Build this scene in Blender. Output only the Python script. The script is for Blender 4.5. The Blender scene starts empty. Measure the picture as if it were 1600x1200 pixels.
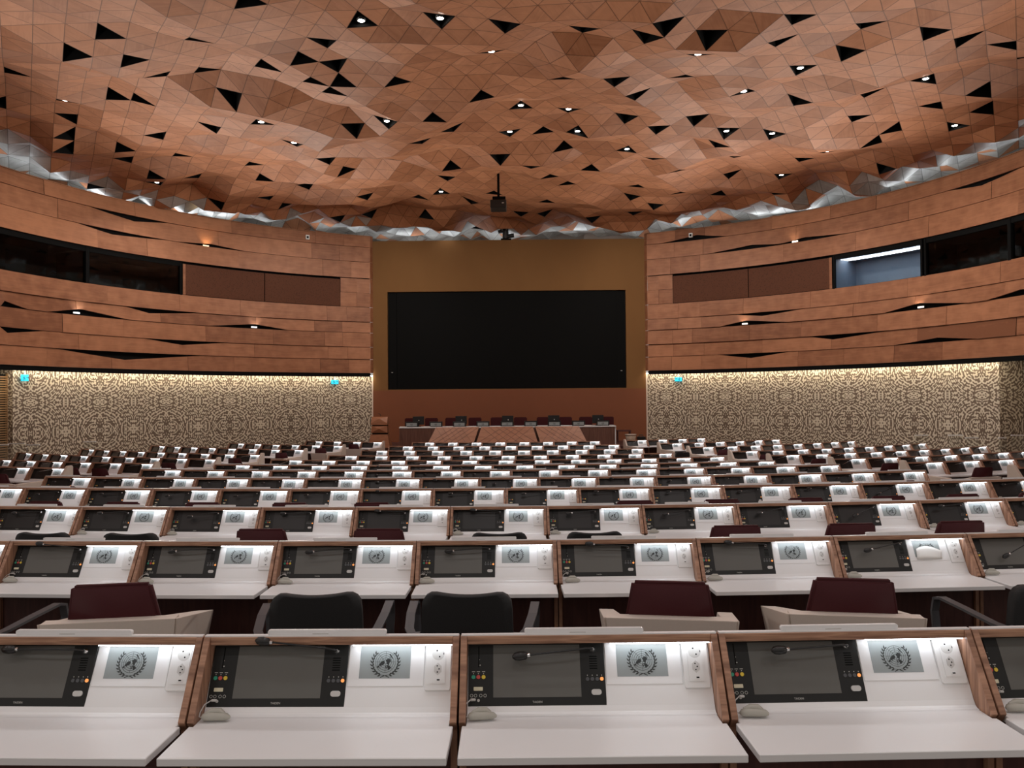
import bpy, bmesh, math, random
import numpy as np
from mathutils import Vector, Matrix
random.seed(7)
S = bpy.context.scene
COL = S.collection
PI = math.pi
# ------------------------------------------------------------------ camera
EYE = 1.71
F = 1250.0
fw = Vector(((814 - 800) / F, -(621 - 600) / F, -1.0)).normalized()     # room axis seen by the camera
xr = Vector((1.0, 0.008, 0.0)); xr = (xr - fw * xr.dot(fw)).normalized()
zu = xr.cross(fw)
cam_d = bpy.data.cameras.new('camera'); cam = bpy.data.objects.new('camera', cam_d); COL.objects.link(cam)
cam_d.sensor_width = 36.0; cam_d.lens = F * 36.0 / 1600.0; cam_d.clip_start = 0.05; cam_d.clip_end = 200
M = Matrix((xr, fw, zu)).to_4x4()           # rows: world axes expressed in camera space
cam.matrix_world = Matrix.Translation((0, 0, EYE)) @ M
S.camera = cam
WC = M.to_3x3()
def ray(px, py):
    return WC @ Vector(((px - 800) / F, -(py - 600) / F, -1.0))
# ------------------------------------------------------------------ world, exposure
w = bpy.data.worlds.new('world'); S.world = w; w.use_nodes = True
w.node_tree.nodes['Background'].inputs[0].default_value = (1.0, 0.93, 0.86, 1)
w.node_tree.nodes['Background'].inputs[1].default_value = 0.45
S.view_settings.view_transform = 'Standard'; S.view_settings.look = 'None'
S.view_settings.gamma = 1.0; S.view_settings.use_curve_mapping = False
S.view_settings.exposure = 0.0
S.cycles.max_bounces = 7; S.cycles.diffuse_bounces = 4; S.cycles.glossy_bounces = 3
S.cycles.transmission_bounces = 4; S.cycles.transparent_max_bounces = 6
S.cycles.use_denoising = True
S.cycles.sample_clamp_indirect = 3.0
S.cycles.caustics_reflective = False; S.cycles.caustics_refractive = False
P_DOWN = 185.0      # watts of one ceiling downlight
E_DESK = 11.0       # desk LED strips
E_WASH = 26.0       # wall washer strip
E_COVE = 13.0       # cove strip above the wall
P_CEIL = 1450.0      # added lamps without fixtures, brightening the ceiling from the sides
P_WALL = 620.0      # added lamps without fixtures, brightening the walls and stage
def spot(name, loc, watts, col, size=2.2, blend=.6, rad=.06, parent=None, rot=(0, 0, 0), aim=None):
    l = bpy.data.lights.new(name, 'SPOT'); l.energy = watts; l.color = col; l.spot_size = size; l.spot_blend = blend; l.shadow_soft_size = rad
    o = bpy.data.objects.new(name, l); COL.objects.link(o); o.location = loc; o.rotation_euler = rot
    if aim: o.rotation_euler = (Vector(loc) - Vector(aim)).to_track_quat('Z', 'Y').to_euler()
    if parent: o.parent = parent
    return o
WARM = (0.98, 0.99, 1.0); SOFT = (1.0, 0.94, 0.86)
HALL = (-0.49, 20.0, 14.95)
for sg in (-1, 1):
    for deg in (35, 58, 82):            # fill lamps added off the round wall to brighten the ceiling
        a = math.radians(deg) * sg; r = HALL[2] - .9; p = (HALL[0] + r * math.sin(a), HALL[1] + r * math.cos(a), EYE + 1.2)
        spot('ceiling_washer', p, P_CEIL, SOFT, 1.9, 1.0, .3, aim=(HALL[0] + 2.5 * math.sin(a), HALL[1] - 1 + 2.5 * math.cos(a), EYE + 7.6))
    for y in (13, 5, -3): spot('ceiling_washer', (HALL[0] + sg * 13.6, y, EYE + 1.2), P_CEIL, SOFT, 1.9, 1.0, .3, aim=(HALL[0] + sg * 3.5, y, EYE + 7.6))  # same added ceiling fill along the straight side walls
    for deg in (28, 46, 64, 82):        # fill lamps added under the ceiling to brighten the walls
        a = math.radians(deg) * sg; r = 8.6; q = HALL[2]
        spot('wall_washer', (HALL[0] + r * math.sin(a), HALL[1] + r * math.cos(a), EYE + 6.9), P_WALL, SOFT, 1.75, 1.0, .2, aim=(HALL[0] + q * math.sin(a), HALL[1] + q * math.cos(a), EYE + 3.0))
for x in (-4.2, 3.2): spot('stage_washer', (x, 25.5, EYE + 6.6), P_WALL * 1.6, SOFT, 1.5, 1.0, .2, aim=(x * .7, 34, EYE + 2.6))  # two fill lamps added to brighten the stage wall
# ------------------------------------------------------------------ materials
def nodes(name):
    m = bpy.data.materials.new(name); m.use_nodes = True
    nt = m.node_tree
    return m, nt, nt.nodes['Principled BSDF']
def N(nt, t, **kw):
    n = nt.nodes.new(t)
    for k, v in kw.items():
        if k.startswith('i_'): n.inputs[int(k[2:])].default_value = v
        else: setattr(n, k, v)
    return n
def L(nt, a, b): nt.links.new(a, b)
def math_(nt, op, a, b=None, c=None):
    n = N(nt, 'ShaderNodeMath', operation=op)
    for i, x in enumerate((a, b, c)):
        if x is None: continue
        if isinstance(x, (int, float)): n.inputs[i].default_value = x
        else: L(nt, x, n.inputs[i])
    return n.outputs[0]
def mix(nt, fac, a, b):
    n = N(nt, 'ShaderNodeMix', data_type='RGBA')
    for i, x in ((0, fac), (6, a), (7, b)):
        if isinstance(x, (int, float)): n.inputs[i].default_value = x
        elif isinstance(x, tuple): n.inputs[i].default_value = (*x, 1) if len(x) == 3 else x
        else: L(nt, x, n.inputs[i])
    return n.outputs[2]
def plain(name, col, rough=0.5, metal=0.0, spec=0.5, var=0.06, scale=30.0, bump=0.0):
    m, nt, b = nodes(name)
    tc = N(nt, 'ShaderNodeTexCoord'); no = N(nt, 'ShaderNodeTexNoise'); no.inputs['Scale'].default_value = scale
    L(nt, tc.outputs['Object'], no.inputs['Vector'])
    c = mix(nt, no.outputs[0], tuple(x * (1 - var) for x in col), tuple(min(1, x * (1 + var)) for x in col))
    L(nt, c, b.inputs['Base Color'])
    b.inputs['Roughness'].default_value = rough; b.inputs['Metallic'].default_value = metal
    b.inputs['Specular IOR Level'].default_value = spec
    if bump:
        bp = N(nt, 'ShaderNodeBump'); bp.inputs['Strength'].default_value = bump; bp.inputs['Distance'].default_value = 0.002
        L(nt, no.outputs[0], bp.inputs['Height']); L(nt, bp.outputs[0], b.inputs['Normal'])
    return m
def emit(name, col, strength):
    m, nt, b = nodes(name)
    b.inputs['Base Color'].default_value = (*[min(1, c) * 0.8 for c in col], 1)
    b.inputs['Emission Color'].default_value = (*col, 1); b.inputs['Emission Strength'].default_value = strength
    return m
def wood(name, ca, cb, axis_scale, rough=0.4, spec=0.4, coord='Object'):
    m, nt, b = nodes(name)
    tc = N(nt, 'ShaderNodeTexCoord'); mp = N(nt, 'ShaderNodeMapping'); mp.inputs['Scale'].default_value = axis_scale
    L(nt, tc.outputs[coord], mp.inputs[0])
    n1 = N(nt, 'ShaderNodeTexNoise'); n1.inputs['Scale'].default_value = 1.0; n1.inputs['Detail'].default_value = 5; n1.inputs['Distortion'].default_value = 0.6
    L(nt, mp.outputs[0], n1.inputs['Vector'])
    r = N(nt, 'ShaderNodeValToRGB'); r.color_ramp.elements[0].position = 0.3; r.color_ramp.elements[1].position = 0.7
    r.color_ramp.elements[0].color = (*ca, 1); r.color_ramp.elements[1].color = (*cb, 1)
    L(nt, n1.outputs[0], r.inputs[0]); L(nt, r.outputs[0], b.inputs['Base Color'])
    b.inputs['Roughness'].default_value = rough; b.inputs['Specular IOR Level'].default_value = spec
    return m
def veneer(name, ca, cb, rough, metal=0.0, spec=0.5, seam=True, coat=0.0):
    """faces carry a float 'tone', a UV map 'grain' in metres and (for triangles) a corner colour 'bary'"""
    m, nt, b = nodes(name)
    uv = N(nt, 'ShaderNodeUVMap', uv_map='grain'); mp = N(nt, 'ShaderNodeMapping'); mp.inputs['Scale'].default_value = (1.2, 14.0, 1)
    L(nt, uv.outputs[0], mp.inputs[0])
    n1 = N(nt, 'ShaderNodeTexNoise'); n1.inputs['Scale'].default_value = 1.0; n1.inputs['Detail'].default_value = 4; n1.inputs['Distortion'].default_value = 1.2
    L(nt, mp.outputs[0], n1.inputs['Vector'])
    n2 = N(nt, 'ShaderNodeTexNoise'); n2.inputs['Scale'].default_value = 2.5; n2.inputs['Detail'].default_value = 2
    L(nt, uv.outputs[0], n2.inputs['Vector'])
    at = N(nt, 'ShaderNodeAttribute', attribute_name='tone')
    f = math_(nt, 'MULTIPLY', math_(nt, 'SUBTRACT', n1.outputs[0], 0.5), 0.9)
    f = math_(nt, 'ADD', f, math_(nt, 'MULTIPLY', math_(nt, 'SUBTRACT', n2.outputs[0], 0.5), 1.1))
    f = math_(nt, 'ADD', f, at.outputs['Fac'])
    cl = N(nt, 'ShaderNodeClamp'); L(nt, f, cl.inputs[0])
    c = mix(nt, cl.outputs[0], ca, cb)
    if seam:
        ba = N(nt, 'ShaderNodeAttribute', attribute_name='bary')
        sp = N(nt, 'ShaderNodeSeparateColor'); L(nt, ba.outputs['Color'], sp.inputs[0])
        mn = math_(nt, 'MINIMUM', math_(nt, 'MINIMUM', sp.outputs[0], sp.outputs[1]), sp.outputs[2])
        s = math_(nt, 'LESS_THAN', mn, 0.016)
        c = mix(nt, math_(nt, 'MULTIPLY', s, 0.7), c, tuple(x * 0.25 for x in ca))
    L(nt, c, b.inputs['Base Color'])
    b.inputs['Roughness'].default_value = rough; b.inputs['Metallic'].default_value = metal
    b.inputs['Specular IOR Level'].default_value = spec; b.inputs['Coat Weight'].default_value = coat
    b.inputs['Coat Roughness'].default_value = 0.25
    return m
def glass(name, tint, refl=0.08):
    m, nt, b = nodes(name); nt.nodes.remove(b)
    tr = N(nt, 'ShaderNodeBsdfTransparent'); tr.inputs[0].default_value = (*tint, 1)
    gl = N(nt, 'ShaderNodeBsdfGlossy'); gl.inputs['Roughness'].default_value = 0.02
    fr = N(nt, 'ShaderNodeFresnel'); fr.inputs[0].default_value = 1.5
    mx = N(nt, 'ShaderNodeMixShader'); L(nt, fr.outputs[0], mx.inputs[0]); L(nt, tr.outputs[0], mx.inputs[1]); L(nt, gl.outputs[0], mx.inputs[2])
    L(nt, mx.outputs[0], nt.nodes['Material Output'].inputs[0])
    return m
def labyrinth(name):
    m, nt, b = nodes(name)
    uv = N(nt, 'ShaderNodeUVMap', uv_map='grain'); sp = N(nt, 'ShaderNodeSeparateXYZ'); L(nt, uv.outputs[0], sp.inputs[0])
    pu = math_(nt, 'PINGPONG', sp.outputs[0], 1.25); pv = math_(nt, 'PINGPONG', math_(nt, 'SUBTRACT', sp.outputs[1], 0.72), 0.95)
    cb = N(nt, 'ShaderNodeCombineXYZ'); L(nt, pu, cb.inputs[0]); L(nt, pv, cb.inputs[1])
    n1 = N(nt, 'ShaderNodeTexNoise', noise_dimensions='2D'); n1.inputs['Scale'].default_value = 1.9; n1.inputs['Detail'].default_value = 0
    L(nt, cb.outputs[0], n1.inputs['Vector'])
    n2 = N(nt, 'ShaderNodeTexNoise', noise_dimensions='2D'); n2.inputs['Scale'].default_value = 6.5; n2.inputs['Detail'].default_value = 0
    L(nt, cb.outputs[0], n2.inputs['Vector'])
    du = math_(nt, 'SUBTRACT', pu, 0.25); dv = math_(nt, 'SUBTRACT', pv, 0.1)
    dist = math_(nt, 'SQRT', math_(nt, 'ADD', math_(nt, 'MULTIPLY', du, du), math_(nt, 'MULTIPLY', dv, dv)))
    ph = math_(nt, 'ADD', math_(nt, 'MULTIPLY', dist, 2 * PI / 0.085), math_(nt, 'MULTIPLY', n1.outputs[0], 14.0))
    ph = math_(nt, 'ADD', ph, math_(nt, 'MULTIPLY', n2.outputs[0], 5.0))
    n3 = N(nt, 'ShaderNodeTexNoise', noise_dimensions='2D'); n3.inputs['Scale'].default_value = 13.0; n3.inputs['Detail'].default_value = 0
    L(nt, cb.outputs[0], n3.inputs['Vector'])
    s = math_(nt, 'ADD', math_(nt, 'MULTIPLY', math_(nt, 'SINE', ph), 0.8), math_(nt, 'MULTIPLY', math_(nt, 'SUBTRACT', n3.outputs[0], 0.5), 4.6))
    s = math_(nt, 'MULTIPLY_ADD', s, 3.0, 0.2)
    cl = N(nt, 'ShaderNodeClamp'); L(nt, s, cl.inputs[0])
    c = mix(nt, cl.outputs[0], (0.15, 0.105, 0.075), (0.60, 0.52, 0.405))
    L(nt, c, b.inputs['Base Color']); b.inputs['Roughness'].default_value = 0.6; b.inputs['Specular IOR Level'].default_value = 0.3
    return m
MT = {
 'white': plain('white_laminate', (0.80, 0.80, 0.80), 0.32, spec=0.45, var=0.015, scale=8),
 'cream': plain('cream_leather', (0.74, 0.66, 0.585), 0.5, var=0.04, scale=120, bump=0.1),
 'beige': plain('beige_panel', (0.62, 0.52, 0.44), 0.5, var=0.03),
 'walnut': wood('walnut_edge', (0.20, 0.10, 0.062), (0.50, 0.28, 0.18), (6, 90, 6), 0.42),
 'walnutx': wood('walnut_rail', (0.20, 0.10, 0.062), (0.52, 0.30, 0.19), (5, 90, 90), 0.42),
 'darkwood': wood('dark_wood_panel', (0.060, 0.022, 0.020), (0.095, 0.036, 0.030), (40, 40, 3), 0.5),
 'console': plain('console_black', (0.010, 0.0105, 0.010), 0.42, spec=0.35, var=0.1),
 'screen': plain('console_screen_on', (0.110, 0.108, 0.098), 0.42, var=0.02, scale=4), 'screenoff': plain('console_screen_off', (0.012, 0.012, 0.012), 0.38, var=0.02, scale=4),  # first grey has the LCD glow painted in, second is plain black
 'black': plain('black_plastic', (0.010, 0.010, 0.010), 0.35),
 'matte': plain('matte_black', (0.006, 0.006, 0.006), 0.9, spec=0.1),
 'chrome': plain('chrome', (0.75, 0.75, 0.75), 0.2, metal=1.0, var=0.01),
 'grey': plain('grey_plastic', (0.42, 0.41, 0.36), 0.45),
 'lgrey': plain('light_grey_plastic', (0.55, 0.54, 0.52), 0.4),
 'socket': plain('socket_white', (0.74, 0.74, 0.73), 0.35, var=0.01),
 'eink': plain('grey_display', (0.30, 0.335, 0.335), 0.35, var=0.06, scale=12),
 'ink': plain('emblem_ink', (0.022, 0.025, 0.024), 0.6),
 'green': plain('green_button', (0.03, 0.32, 0.20), 0.35), 'red': plain('red_button', (0.55, 0.07, 0.06), 0.35),
 'yellow': plain('yellow_button', (0.75, 0.55, 0.05), 0.35), 'orange': emit('orange_key', (0.95, 0.36, 0.10), 0.7),
 'tag': plain('cream_tag', (0.70, 0.66, 0.48), 0.5), 'mark': plain('pale_print', (0.5, 0.5, 0.47), 0.6),
 'led': emit('desk_led', (0.86, 0.93, 1.0), E_DESK), 'wash': emit('wall_led', (1.0, 0.91, 0.72), E_WASH),
 'cove': emit('cove_led', (0.88, 0.94, 1.0), E_COVE), 'lamp': emit('lamp_lens', (1.0, 0.93, 0.82), 30.0),
 'boothled': emit('booth_led', (0.95, 0.97, 1.0), 5.0),
 'cyan': emit('exit_cyan', (0.02, 0.48, 0.68), .9), 'cyandark': plain('exit_figure', (0.01, 0.16, 0.30), 0.5),
 'burg': plain('burgundy_leather', (0.052, 0.009, 0.011), 0.6, spec=0.16, var=0.1, scale=160, bump=0.15),
 'fabric': plain('black_fabric', (0.016, 0.017, 0.018), 0.75, var=0.25, scale=300, bump=0.3),
 'dgrey': plain('dark_grey_plastic', (0.075, 0.078, 0.085), 0.35),
 'carpet': plain('carpet', (0.075, 0.055, 0.045), 0.95, spec=0.1, var=0.3, scale=60),
 'tan': wood('tan_fabric_wall', (0.19, 0.092, 0.034), (0.205, 0.102, 0.038), (1, 1, 0.4), 0.85, 0.15),
 'rust': plain('rust_panel', (0.195, 0.066, 0.030), 0.6, spec=0.25, var=0.04, scale=2),
 'videowall': plain('video_wall', (0.005, 0.005, 0.005), 0.7, spec=0.06),
 'ceil': veneer('ceiling_veneer', (0.30, 0.116, 0.053), (0.48, 0.205, 0.102), 0.55, spec=0.25),
 'silver': veneer('silver_facets', (0.24, 0.23, 0.215), (0.46, 0.45, 0.43), 0.38, metal=0.35),
 'board': veneer('wall_veneer', (0.21, 0.080, 0.038), (0.42, 0.180, 0.090), 0.48, spec=0.3, seam=False, coat=0.05),
 'perf': plain('perforated_panel', (0.105, 0.045, 0.024), 0.7, spec=0.2, var=0.6, scale=26),
 'pattern': labyrinth('labyrinth_relief'),
 'louvre': wood('louvre_wood', (0.26, 0.15, 0.07), (0.38, 0.24, 0.12), (3, 3, 3), 0.5),
 'glass': glass('booth_glass', (0.80, 0.82, 0.82)), 'clear': glass('clear_glass', (0.95, 0.96, 0.95)),
 'booth': plain('booth_dark', (0.007, 0.0065, 0.006), 0.9, spec=0.1), 'boothblue': plain('booth_blue', (0.125, 0.175, 0.25), 0.6),
 'whitewall': plain('white_board', (0.60, 0.60, 0.56), 0.6), 'cedar': wood('lectern_veneer', (0.36, 0.15, 0.072), (0.48, 0.215, 0.11), (3, 3, 14), 0.4),
 'walnutv': wood('table_walnut', (0.115, 0.05, 0.035), (0.20, 0.095, 0.065), (22, 22, 1.5), 0.45),
 'wicker': plain('wicker', (0.42, 0.32, 0.24), 0.8, var=0.5, scale=18), 'paper': plain('paper', (0.78, 0.77, 0.74), 0.7, var=0.01),
}
def perf_holes(m):
    nt = m.node_tree; b = nt.nodes['Principled BSDF']
    tc = N(nt, 'ShaderNodeTexCoord'); vo = N(nt, 'ShaderNodeTexVoronoi'); vo.inputs['Scale'].default_value = 22
    L(nt, tc.outputs['Object'], vo.inputs['Vector'])
    c = mix(nt, math_(nt, 'LESS_THAN', vo.outputs['Distance'], 0.24), (0.105, 0.038, 0.019), (0.04, 0.016, 0.009))
    L(nt, c, b.inputs['Base Color'])
perf_holes(MT['perf'])
# ------------------------------------------------------------------ mesh helper
class MB:
    def __init__(s): s.v = []; s.f = []; s.m = []; s.sm = []; s.uv = []; s.tone = []
    def add(s, vs, fs, m=0, smooth=False):
        o = len(s.v); s.v += [tuple(p) for p in vs]
        for f in fs: s.f.append([i + o for i in f]); s.m.append(m); s.sm.append(smooth)
        return s
    def box(s, x0, x1, y0, y1, z0, z1, m=0, fn=None):
        vs = [(x, y, z) for z in (z0, z1) for y in (y0, y1) for x in (x0, x1)]
        if fn: vs = [fn(*p) for p in vs]
        return s.add(vs, [(0, 2, 3, 1), (4, 5, 7, 6), (0, 1, 5, 4), (2, 6, 7, 3), (1, 3, 7, 5), (0, 4, 6, 2)], m)
    def prism(s, poly, a, b, m=0, fn=None, smooth=False):     # poly in 2D, extruded from a to b along the first axis: fn(t,p,q)
        fn = fn or (lambda t, p, q: (t, p, q)); n = len(poly)
        vs = [fn(a, *p) for p in poly] + [fn(b, *p) for p in poly]
        fs = [tuple(range(n))[::-1], tuple(range(n, 2 * n))] + [(i, (i + 1) % n, (i + 1) % n + n, i + n) for i in range(n)]
        o = len(s.f); s.add(vs, fs, m)
        if smooth:
            for k in range(o + 2, len(s.f)): s.sm[k] = True
        return s
    def tube(s, path, r, n=8, m=0, caps=True, smooth=True):
        path = [Vector(p) for p in path]; rs = r if isinstance(r, (list, tuple)) else [r] * len(path)
        vs = []; up = Vector((0, 0, 1))
        for i, p in enumerate(path):
            t = (path[min(i + 1, len(path) - 1)] - path[max(i - 1, 0)]).normalized()
            a = t.cross(up)
            if a.length < 1e-3: a = t.cross(Vector((1, 0, 0)))
            a.normalize(); b = a.cross(t)
            for k in range(n):
                q = 2 * PI * k / n; vs.append(p + (a * math.cos(q) + b * math.sin(q)) * rs[i])
        fs = [(i * n + k, i * n + (k + 1) % n, (i + 1) * n + (k + 1) % n, (i + 1) * n + k) for i in range(len(path) - 1) for k in range(n)]
        s.add(vs, fs, m, smooth)
        if caps: s.add(vs[:n], [tuple(range(n))], m); s.add(vs[-n:], [tuple(range(n))[::-1]], m)
        return s
    def lathe(s, prof, c=(0, 0, 0), n=16, m=0, smooth=True, fn=None):
        vs = []
        for r, z in prof:
            for k in range(n):
                q = 2 * PI * k / n; p = (c[0] + r * math.cos(q), c[1] + r * math.sin(q), c[2] + z); vs.append(fn(*p) if fn else p)
        fs = [(i * n + k, i * n + (k + 1) % n, (i + 1) * n + (k + 1) % n, (i + 1) * n + k) for i in range(len(prof) - 1) for k in range(n)]
        s.add(vs, fs, m, smooth)
        s.add(vs[:n], [tuple(range(n))[::-1]], m); s.add(vs[-n:], [tuple(range(n))], m)
        return s
    def build(s, name, mats, parent=None, bevel=0.0, seg=1, recalc=True):
        me = bpy.data.meshes.new(name); me.from_pydata(s.v, [], s.f)
        for k in (mats if isinstance(mats, (list, tuple)) else [mats]): me.materials.append(MT[k])
        me.polygons.foreach_set('material_index', s.m); me.polygons.foreach_set('use_smooth', s.sm)
        bm = bmesh.new(); bm.from_mesh(me)
        if recalc: bmesh.ops.recalc_face_normals(bm, faces=bm.faces)
        if bevel:
            bmesh.ops.remove_doubles(bm, verts=bm.verts, dist=1e-5)
            es = [e for e in bm.edges if len(e.link_faces) == 2 and e.calc_face_angle(0) > 0.6]
            bmesh.ops.bevel(bm, geom=es, offset=bevel, segments=seg, affect='EDGES', clamp_overlap=True)
        bm.to_mesh(me); bm.free(); me.update()
        o = bpy.data.objects.new(name, me); COL.objects.link(o)
        if parent: o.parent = parent
        return o
def tag(o, label=None, cat=None, group=None, kind=None):
    for k, v in (('label', label), ('category', cat), ('group', group), ('kind', kind)):
        if v: o[k] = v
    return o
def thing(name, label, cat, loc=(0, 0, 0), rz=0.0, group=None):
    o = bpy.data.objects.new(name, None); o.empty_display_size = 0.1; COL.objects.link(o)
    o.location = loc; o.rotation_euler = (0, 0, rz)
    return tag(o, label, cat, group)
def copy_tree(o, parent=None):
    c = o.copy(); COL.objects.link(c)
    if parent: c.parent = parent
    for ch in o.children: copy_tree(ch, c)
    return c
def struct(name, mb, mats, **k): return tag(mb.build(name, mats, **k), kind='structure')
ORD = 'first second third fourth fifth sixth seventh eighth ninth tenth eleventh twelfth thirteenth fourteenth fifteenth sixteenth seventeenth'.split()
# ------------------------------------------------------------------ plan of the hall
CX, CY = -0.49, 42.0                    # centre of the concentric desk rows
ROW_D = [2.491, 4.587, 6.701, 8.801, 10.894, 13.021, 15.291, 17.636, 19.886, 22.111, 24.433, 26.717]
ROW_H = [0.739, 0.818, 0.911, 0.996, 1.088, 1.176, 1.284, 1.371, 1.433, 1.453, 1.473, 1.486]     # rail below the eye
ROW_N = [(-0.631, 3), (-3.141, 7), (-4.133, 10), (-6.605, 14), (-8.099, 16), (-7.598, 15), (-7.077, 14), (-6.582, 13), (-5.569, 11), (-5.066, 10), (-4.559, 9), (-4.034, 8)]
RAIL = 0.97
W = 0.80
ROW_Z = [EYE - h - RAIL for h in ROW_H]
ROW_R = [CY - d for d in ROW_D]
def polar(R, th): return (CX + R * math.sin(th), CY - R * math.cos(th))
HX, HY, HR = -0.49, 20.0, 14.95         # the round hall wall
def wall_pt(phi, r, z): return (HX + r * math.sin(phi), HY + r * math.cos(phi), z)
def wall_phi(px, r=HR, py=450):         # angle on the wall where the sight line through column px meets it
    d = ray(px, py); kx = d.x / d.y
    a = kx * kx + 1; b = -2 * kx * HX - 2 * HY; c = HX * HX + HY * HY - r * r
    y = (-b + math.sqrt(b * b - 4 * a * c)) / (2 * a)
    return math.atan2(kx * y - HX, y - HY)
# floor: one terrace per row
fl = MB(); edges = [47.5] + [R - 0.5 + 1.6 - 0.55 for R in ROW_R[1:]]   # outer radius of terrace i
for i in range(12):
    r1 = edges[i]; r0 = edges[i + 1] if i < 11 else 7.6
    z = ROW_Z[i]; zn = ROW_Z[i + 1] if i < 11 else z
    am = lambda r: math.asin(min(0.95, 15.6 / r))
    n = 48
    vs = []
    for r, zz in ((r1, z), (r0, z), (r0, zn)):
        for k in range(n + 1):
            a = am(r) * (2 * k / n - 1); p = polar(r, a); vs.append((p[0], p[1], zz))
    fl.add(vs, [(j * (n + 1) + k, j * (n + 1) + k + 1, (j + 1) * (n + 1) + k + 1, (j + 1) * (n + 1) + k) for j in range(2) for k in range(n)])
struct('floor', fl, 'carpet')
ZF = ROW_Z[11]
# ------------------------------------------------------------------ ceiling of folded triangles
HOLES = [(158,46),(106,71),(292,63),(10,111),(231,98),(248,118),(372,6),(470,93),(508,66),(585,46),(702,33),(785,38),(756,82),(531,106),(483,126),(545,127),(310,122),(368,154),(64,152),(109,160),(215,163),(8,170),(112,188),(334,193),(410,188),(560,203),(612,189),(672,188),(714,203),(660,221),(252,216),(452,221),(112,215),(189,232),(115,237),(282,245),(205,252),(612,260),(506,248),(398,260),(545,268),(772,246),(754,138),(618,124),(795,208),(702,263),(706,278),(238,273),(305,275),(250,286),(418,281),(475,285),(419,307),(520,304),(575,311),(688,298),(665,315),(438,326),(332,311),(738,318),(782,303),(582,335),(524,336),(660,347),(697,346),(742,352),(422,109),(175,142),(540,149),(560,297),(142,283),
 (915,44),(1047,33),(1025,61),(1120,44),(1092,81),(1217,64),(1252,28),(1325,73),(1365,38),(1447,38),(1502,62),(1582,58),(1597,85),(867,120),(965,130),(1075,122),(1002,151),(1249,108),(1167,143),(1252,156),(1352,150),(1459,126),(1530,133),(1462,163),(1552,167),(830,171),(892,174),(854,205),(912,206),(975,194),(1030,202),(1080,180),(1130,202),(1202,206),(1342,186),(1407,194),(1487,189),(1572,211),(1372,218),(1135,226),(1150,243),(1292,234),(1247,251),(1385,262),(880,237),(825,250),(927,264),(987,235),(1015,247),(1062,264),(855,276),(877,288),(992,292),(992,306),(985,321),(1067,300),(1127,305),(1150,277),(1220,279),(1217,304),(849,315),(849,331),(810,331),(925,337),(1027,326)]
LIT = {(585,46),(702,33),(756,82),(612,189),(410,188),(452,221),(795,208),(830,171),(892,174),(912,206),(1092,81),(1249,108),(1167,143),(1459,126),(1202,206),(1130,202),(987,235),(1292,234),(1487,189),(109,160),(250,286),(1220,279),(697,346),(688,298)}
ZC = EYE + 7.45
SIDE = 0.64; ALT = SIDE * 0.80
rng = random.Random(11)
coarse = {}
def cz(i, j):
    if (i, j) not in coarse: coarse[(i, j)] = rng.uniform(-0.14, 0.14) if rng.random() < 0.5 else rng.uniform(-0.33, 0.33)
    return coarse[(i, j)]
def vert(i, j):          # lattice vertex, j = row
    x = -18.5 + i * SIDE + (j % 2) * SIDE / 2; y = -6 + j * ALT
    return x, y
extra = {}
def vz(i, j):
    # skewed axial coordinates so that coarse nodes form a triangular lattice too
    a = i - (j // 2); b = j
    a0, b0 = a // 2, b // 2
    fa, fb = a % 2, b % 2
    if not fa and not fb: z = cz(a0, b0)
    elif fa and not fb: z = (cz(a0, b0) + cz(a0 + 1, b0)) / 2
    elif not fa and fb: z = (cz(a0, b0) + cz(a0, b0 + 1)) / 2
    else: z = (cz(a0 + 1, b0) + cz(a0, b0 + 1)) / 2
    if (i, j) not in extra: extra[(i, j)] = rng.uniform(-0.05, 0.05) if rng.random() < 0.45 else 0.0
    x, y = vert(i, j)
    z += extra[(i, j)] + 0.16 * math.sin(x * 0.42 + 1.0) * math.sin(y * 0.37) + 0.08 * math.sin(y * 0.9 + x * 0.3)
    rr = math.hypot(x - HX, y - HY) if y > HY else abs(x - HX)
    if rr > 13.6 and y > HY or y > 33: z += (((i * 7919 + j * 104729 + i * j * 31) % 97) / 97 - 0.5) * 0.44
    z -= 0.12 * min(2.0, max(0.0, rr - 12.0))
    return ZC + z
tris = []
NJ = 84; NI = 58
for j in range(NJ):
    for i in range(NI):
        if j % 2 == 0: t = [((i, j), (i + 1, j), (i, j + 1)), ((i + 1, j), (i + 1, j + 1), (i, j + 1))]
        else: t = [((i, j), (i + 1, j), (i + 1, j + 1)), ((i, j), (i + 1, j + 1), (i, j + 1))]
        for q in t:
            pts = [vert(*k) for k in q]; cx = sum(p[0] for p in pts) / 3; cy = sum(p[1] for p in pts) / 3
            rr = math.hypot(cx - HX, cy - HY)
            if (cy <= HY and abs(cx - HX) < 17.5) or (cy > HY and (rr < 17.6 or (abs(cx - HX) < 8.5 and cy < 38.0))): tris.append((q, cx, cy, rr))
cent = np.array([(t[1], t[2]) for t in tris])
hole_of = {}
for h in HOLES:
    d = ray(*h); zt = ZC - EYE
    for _ in range(3):
        k = zt / d.z; x, y = d.x * k, d.y * k
        q = int(np.argmin((cent[:, 0] - x) ** 2 + ((cent[:, 1] - y)) ** 2)); zt = sum(vz(*n) for n in tris[q][0]) / 3 - EYE
    o = np.argsort((cent[:, 0] - x) ** 2 + (cent[:, 1] - y) ** 2)
    for q in o[:3]:
        if int(q) not in hole_of: hole_of[int(q)] = h; break
for q, t in enumerate(tris):            # more openings over the part of the hall behind the camera
    if t[2] < 13.5 and abs(t[1]) < 14 and q not in hole_of and rng.random() < 0.035: hole_of[q] = None
gt = {}
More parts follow.
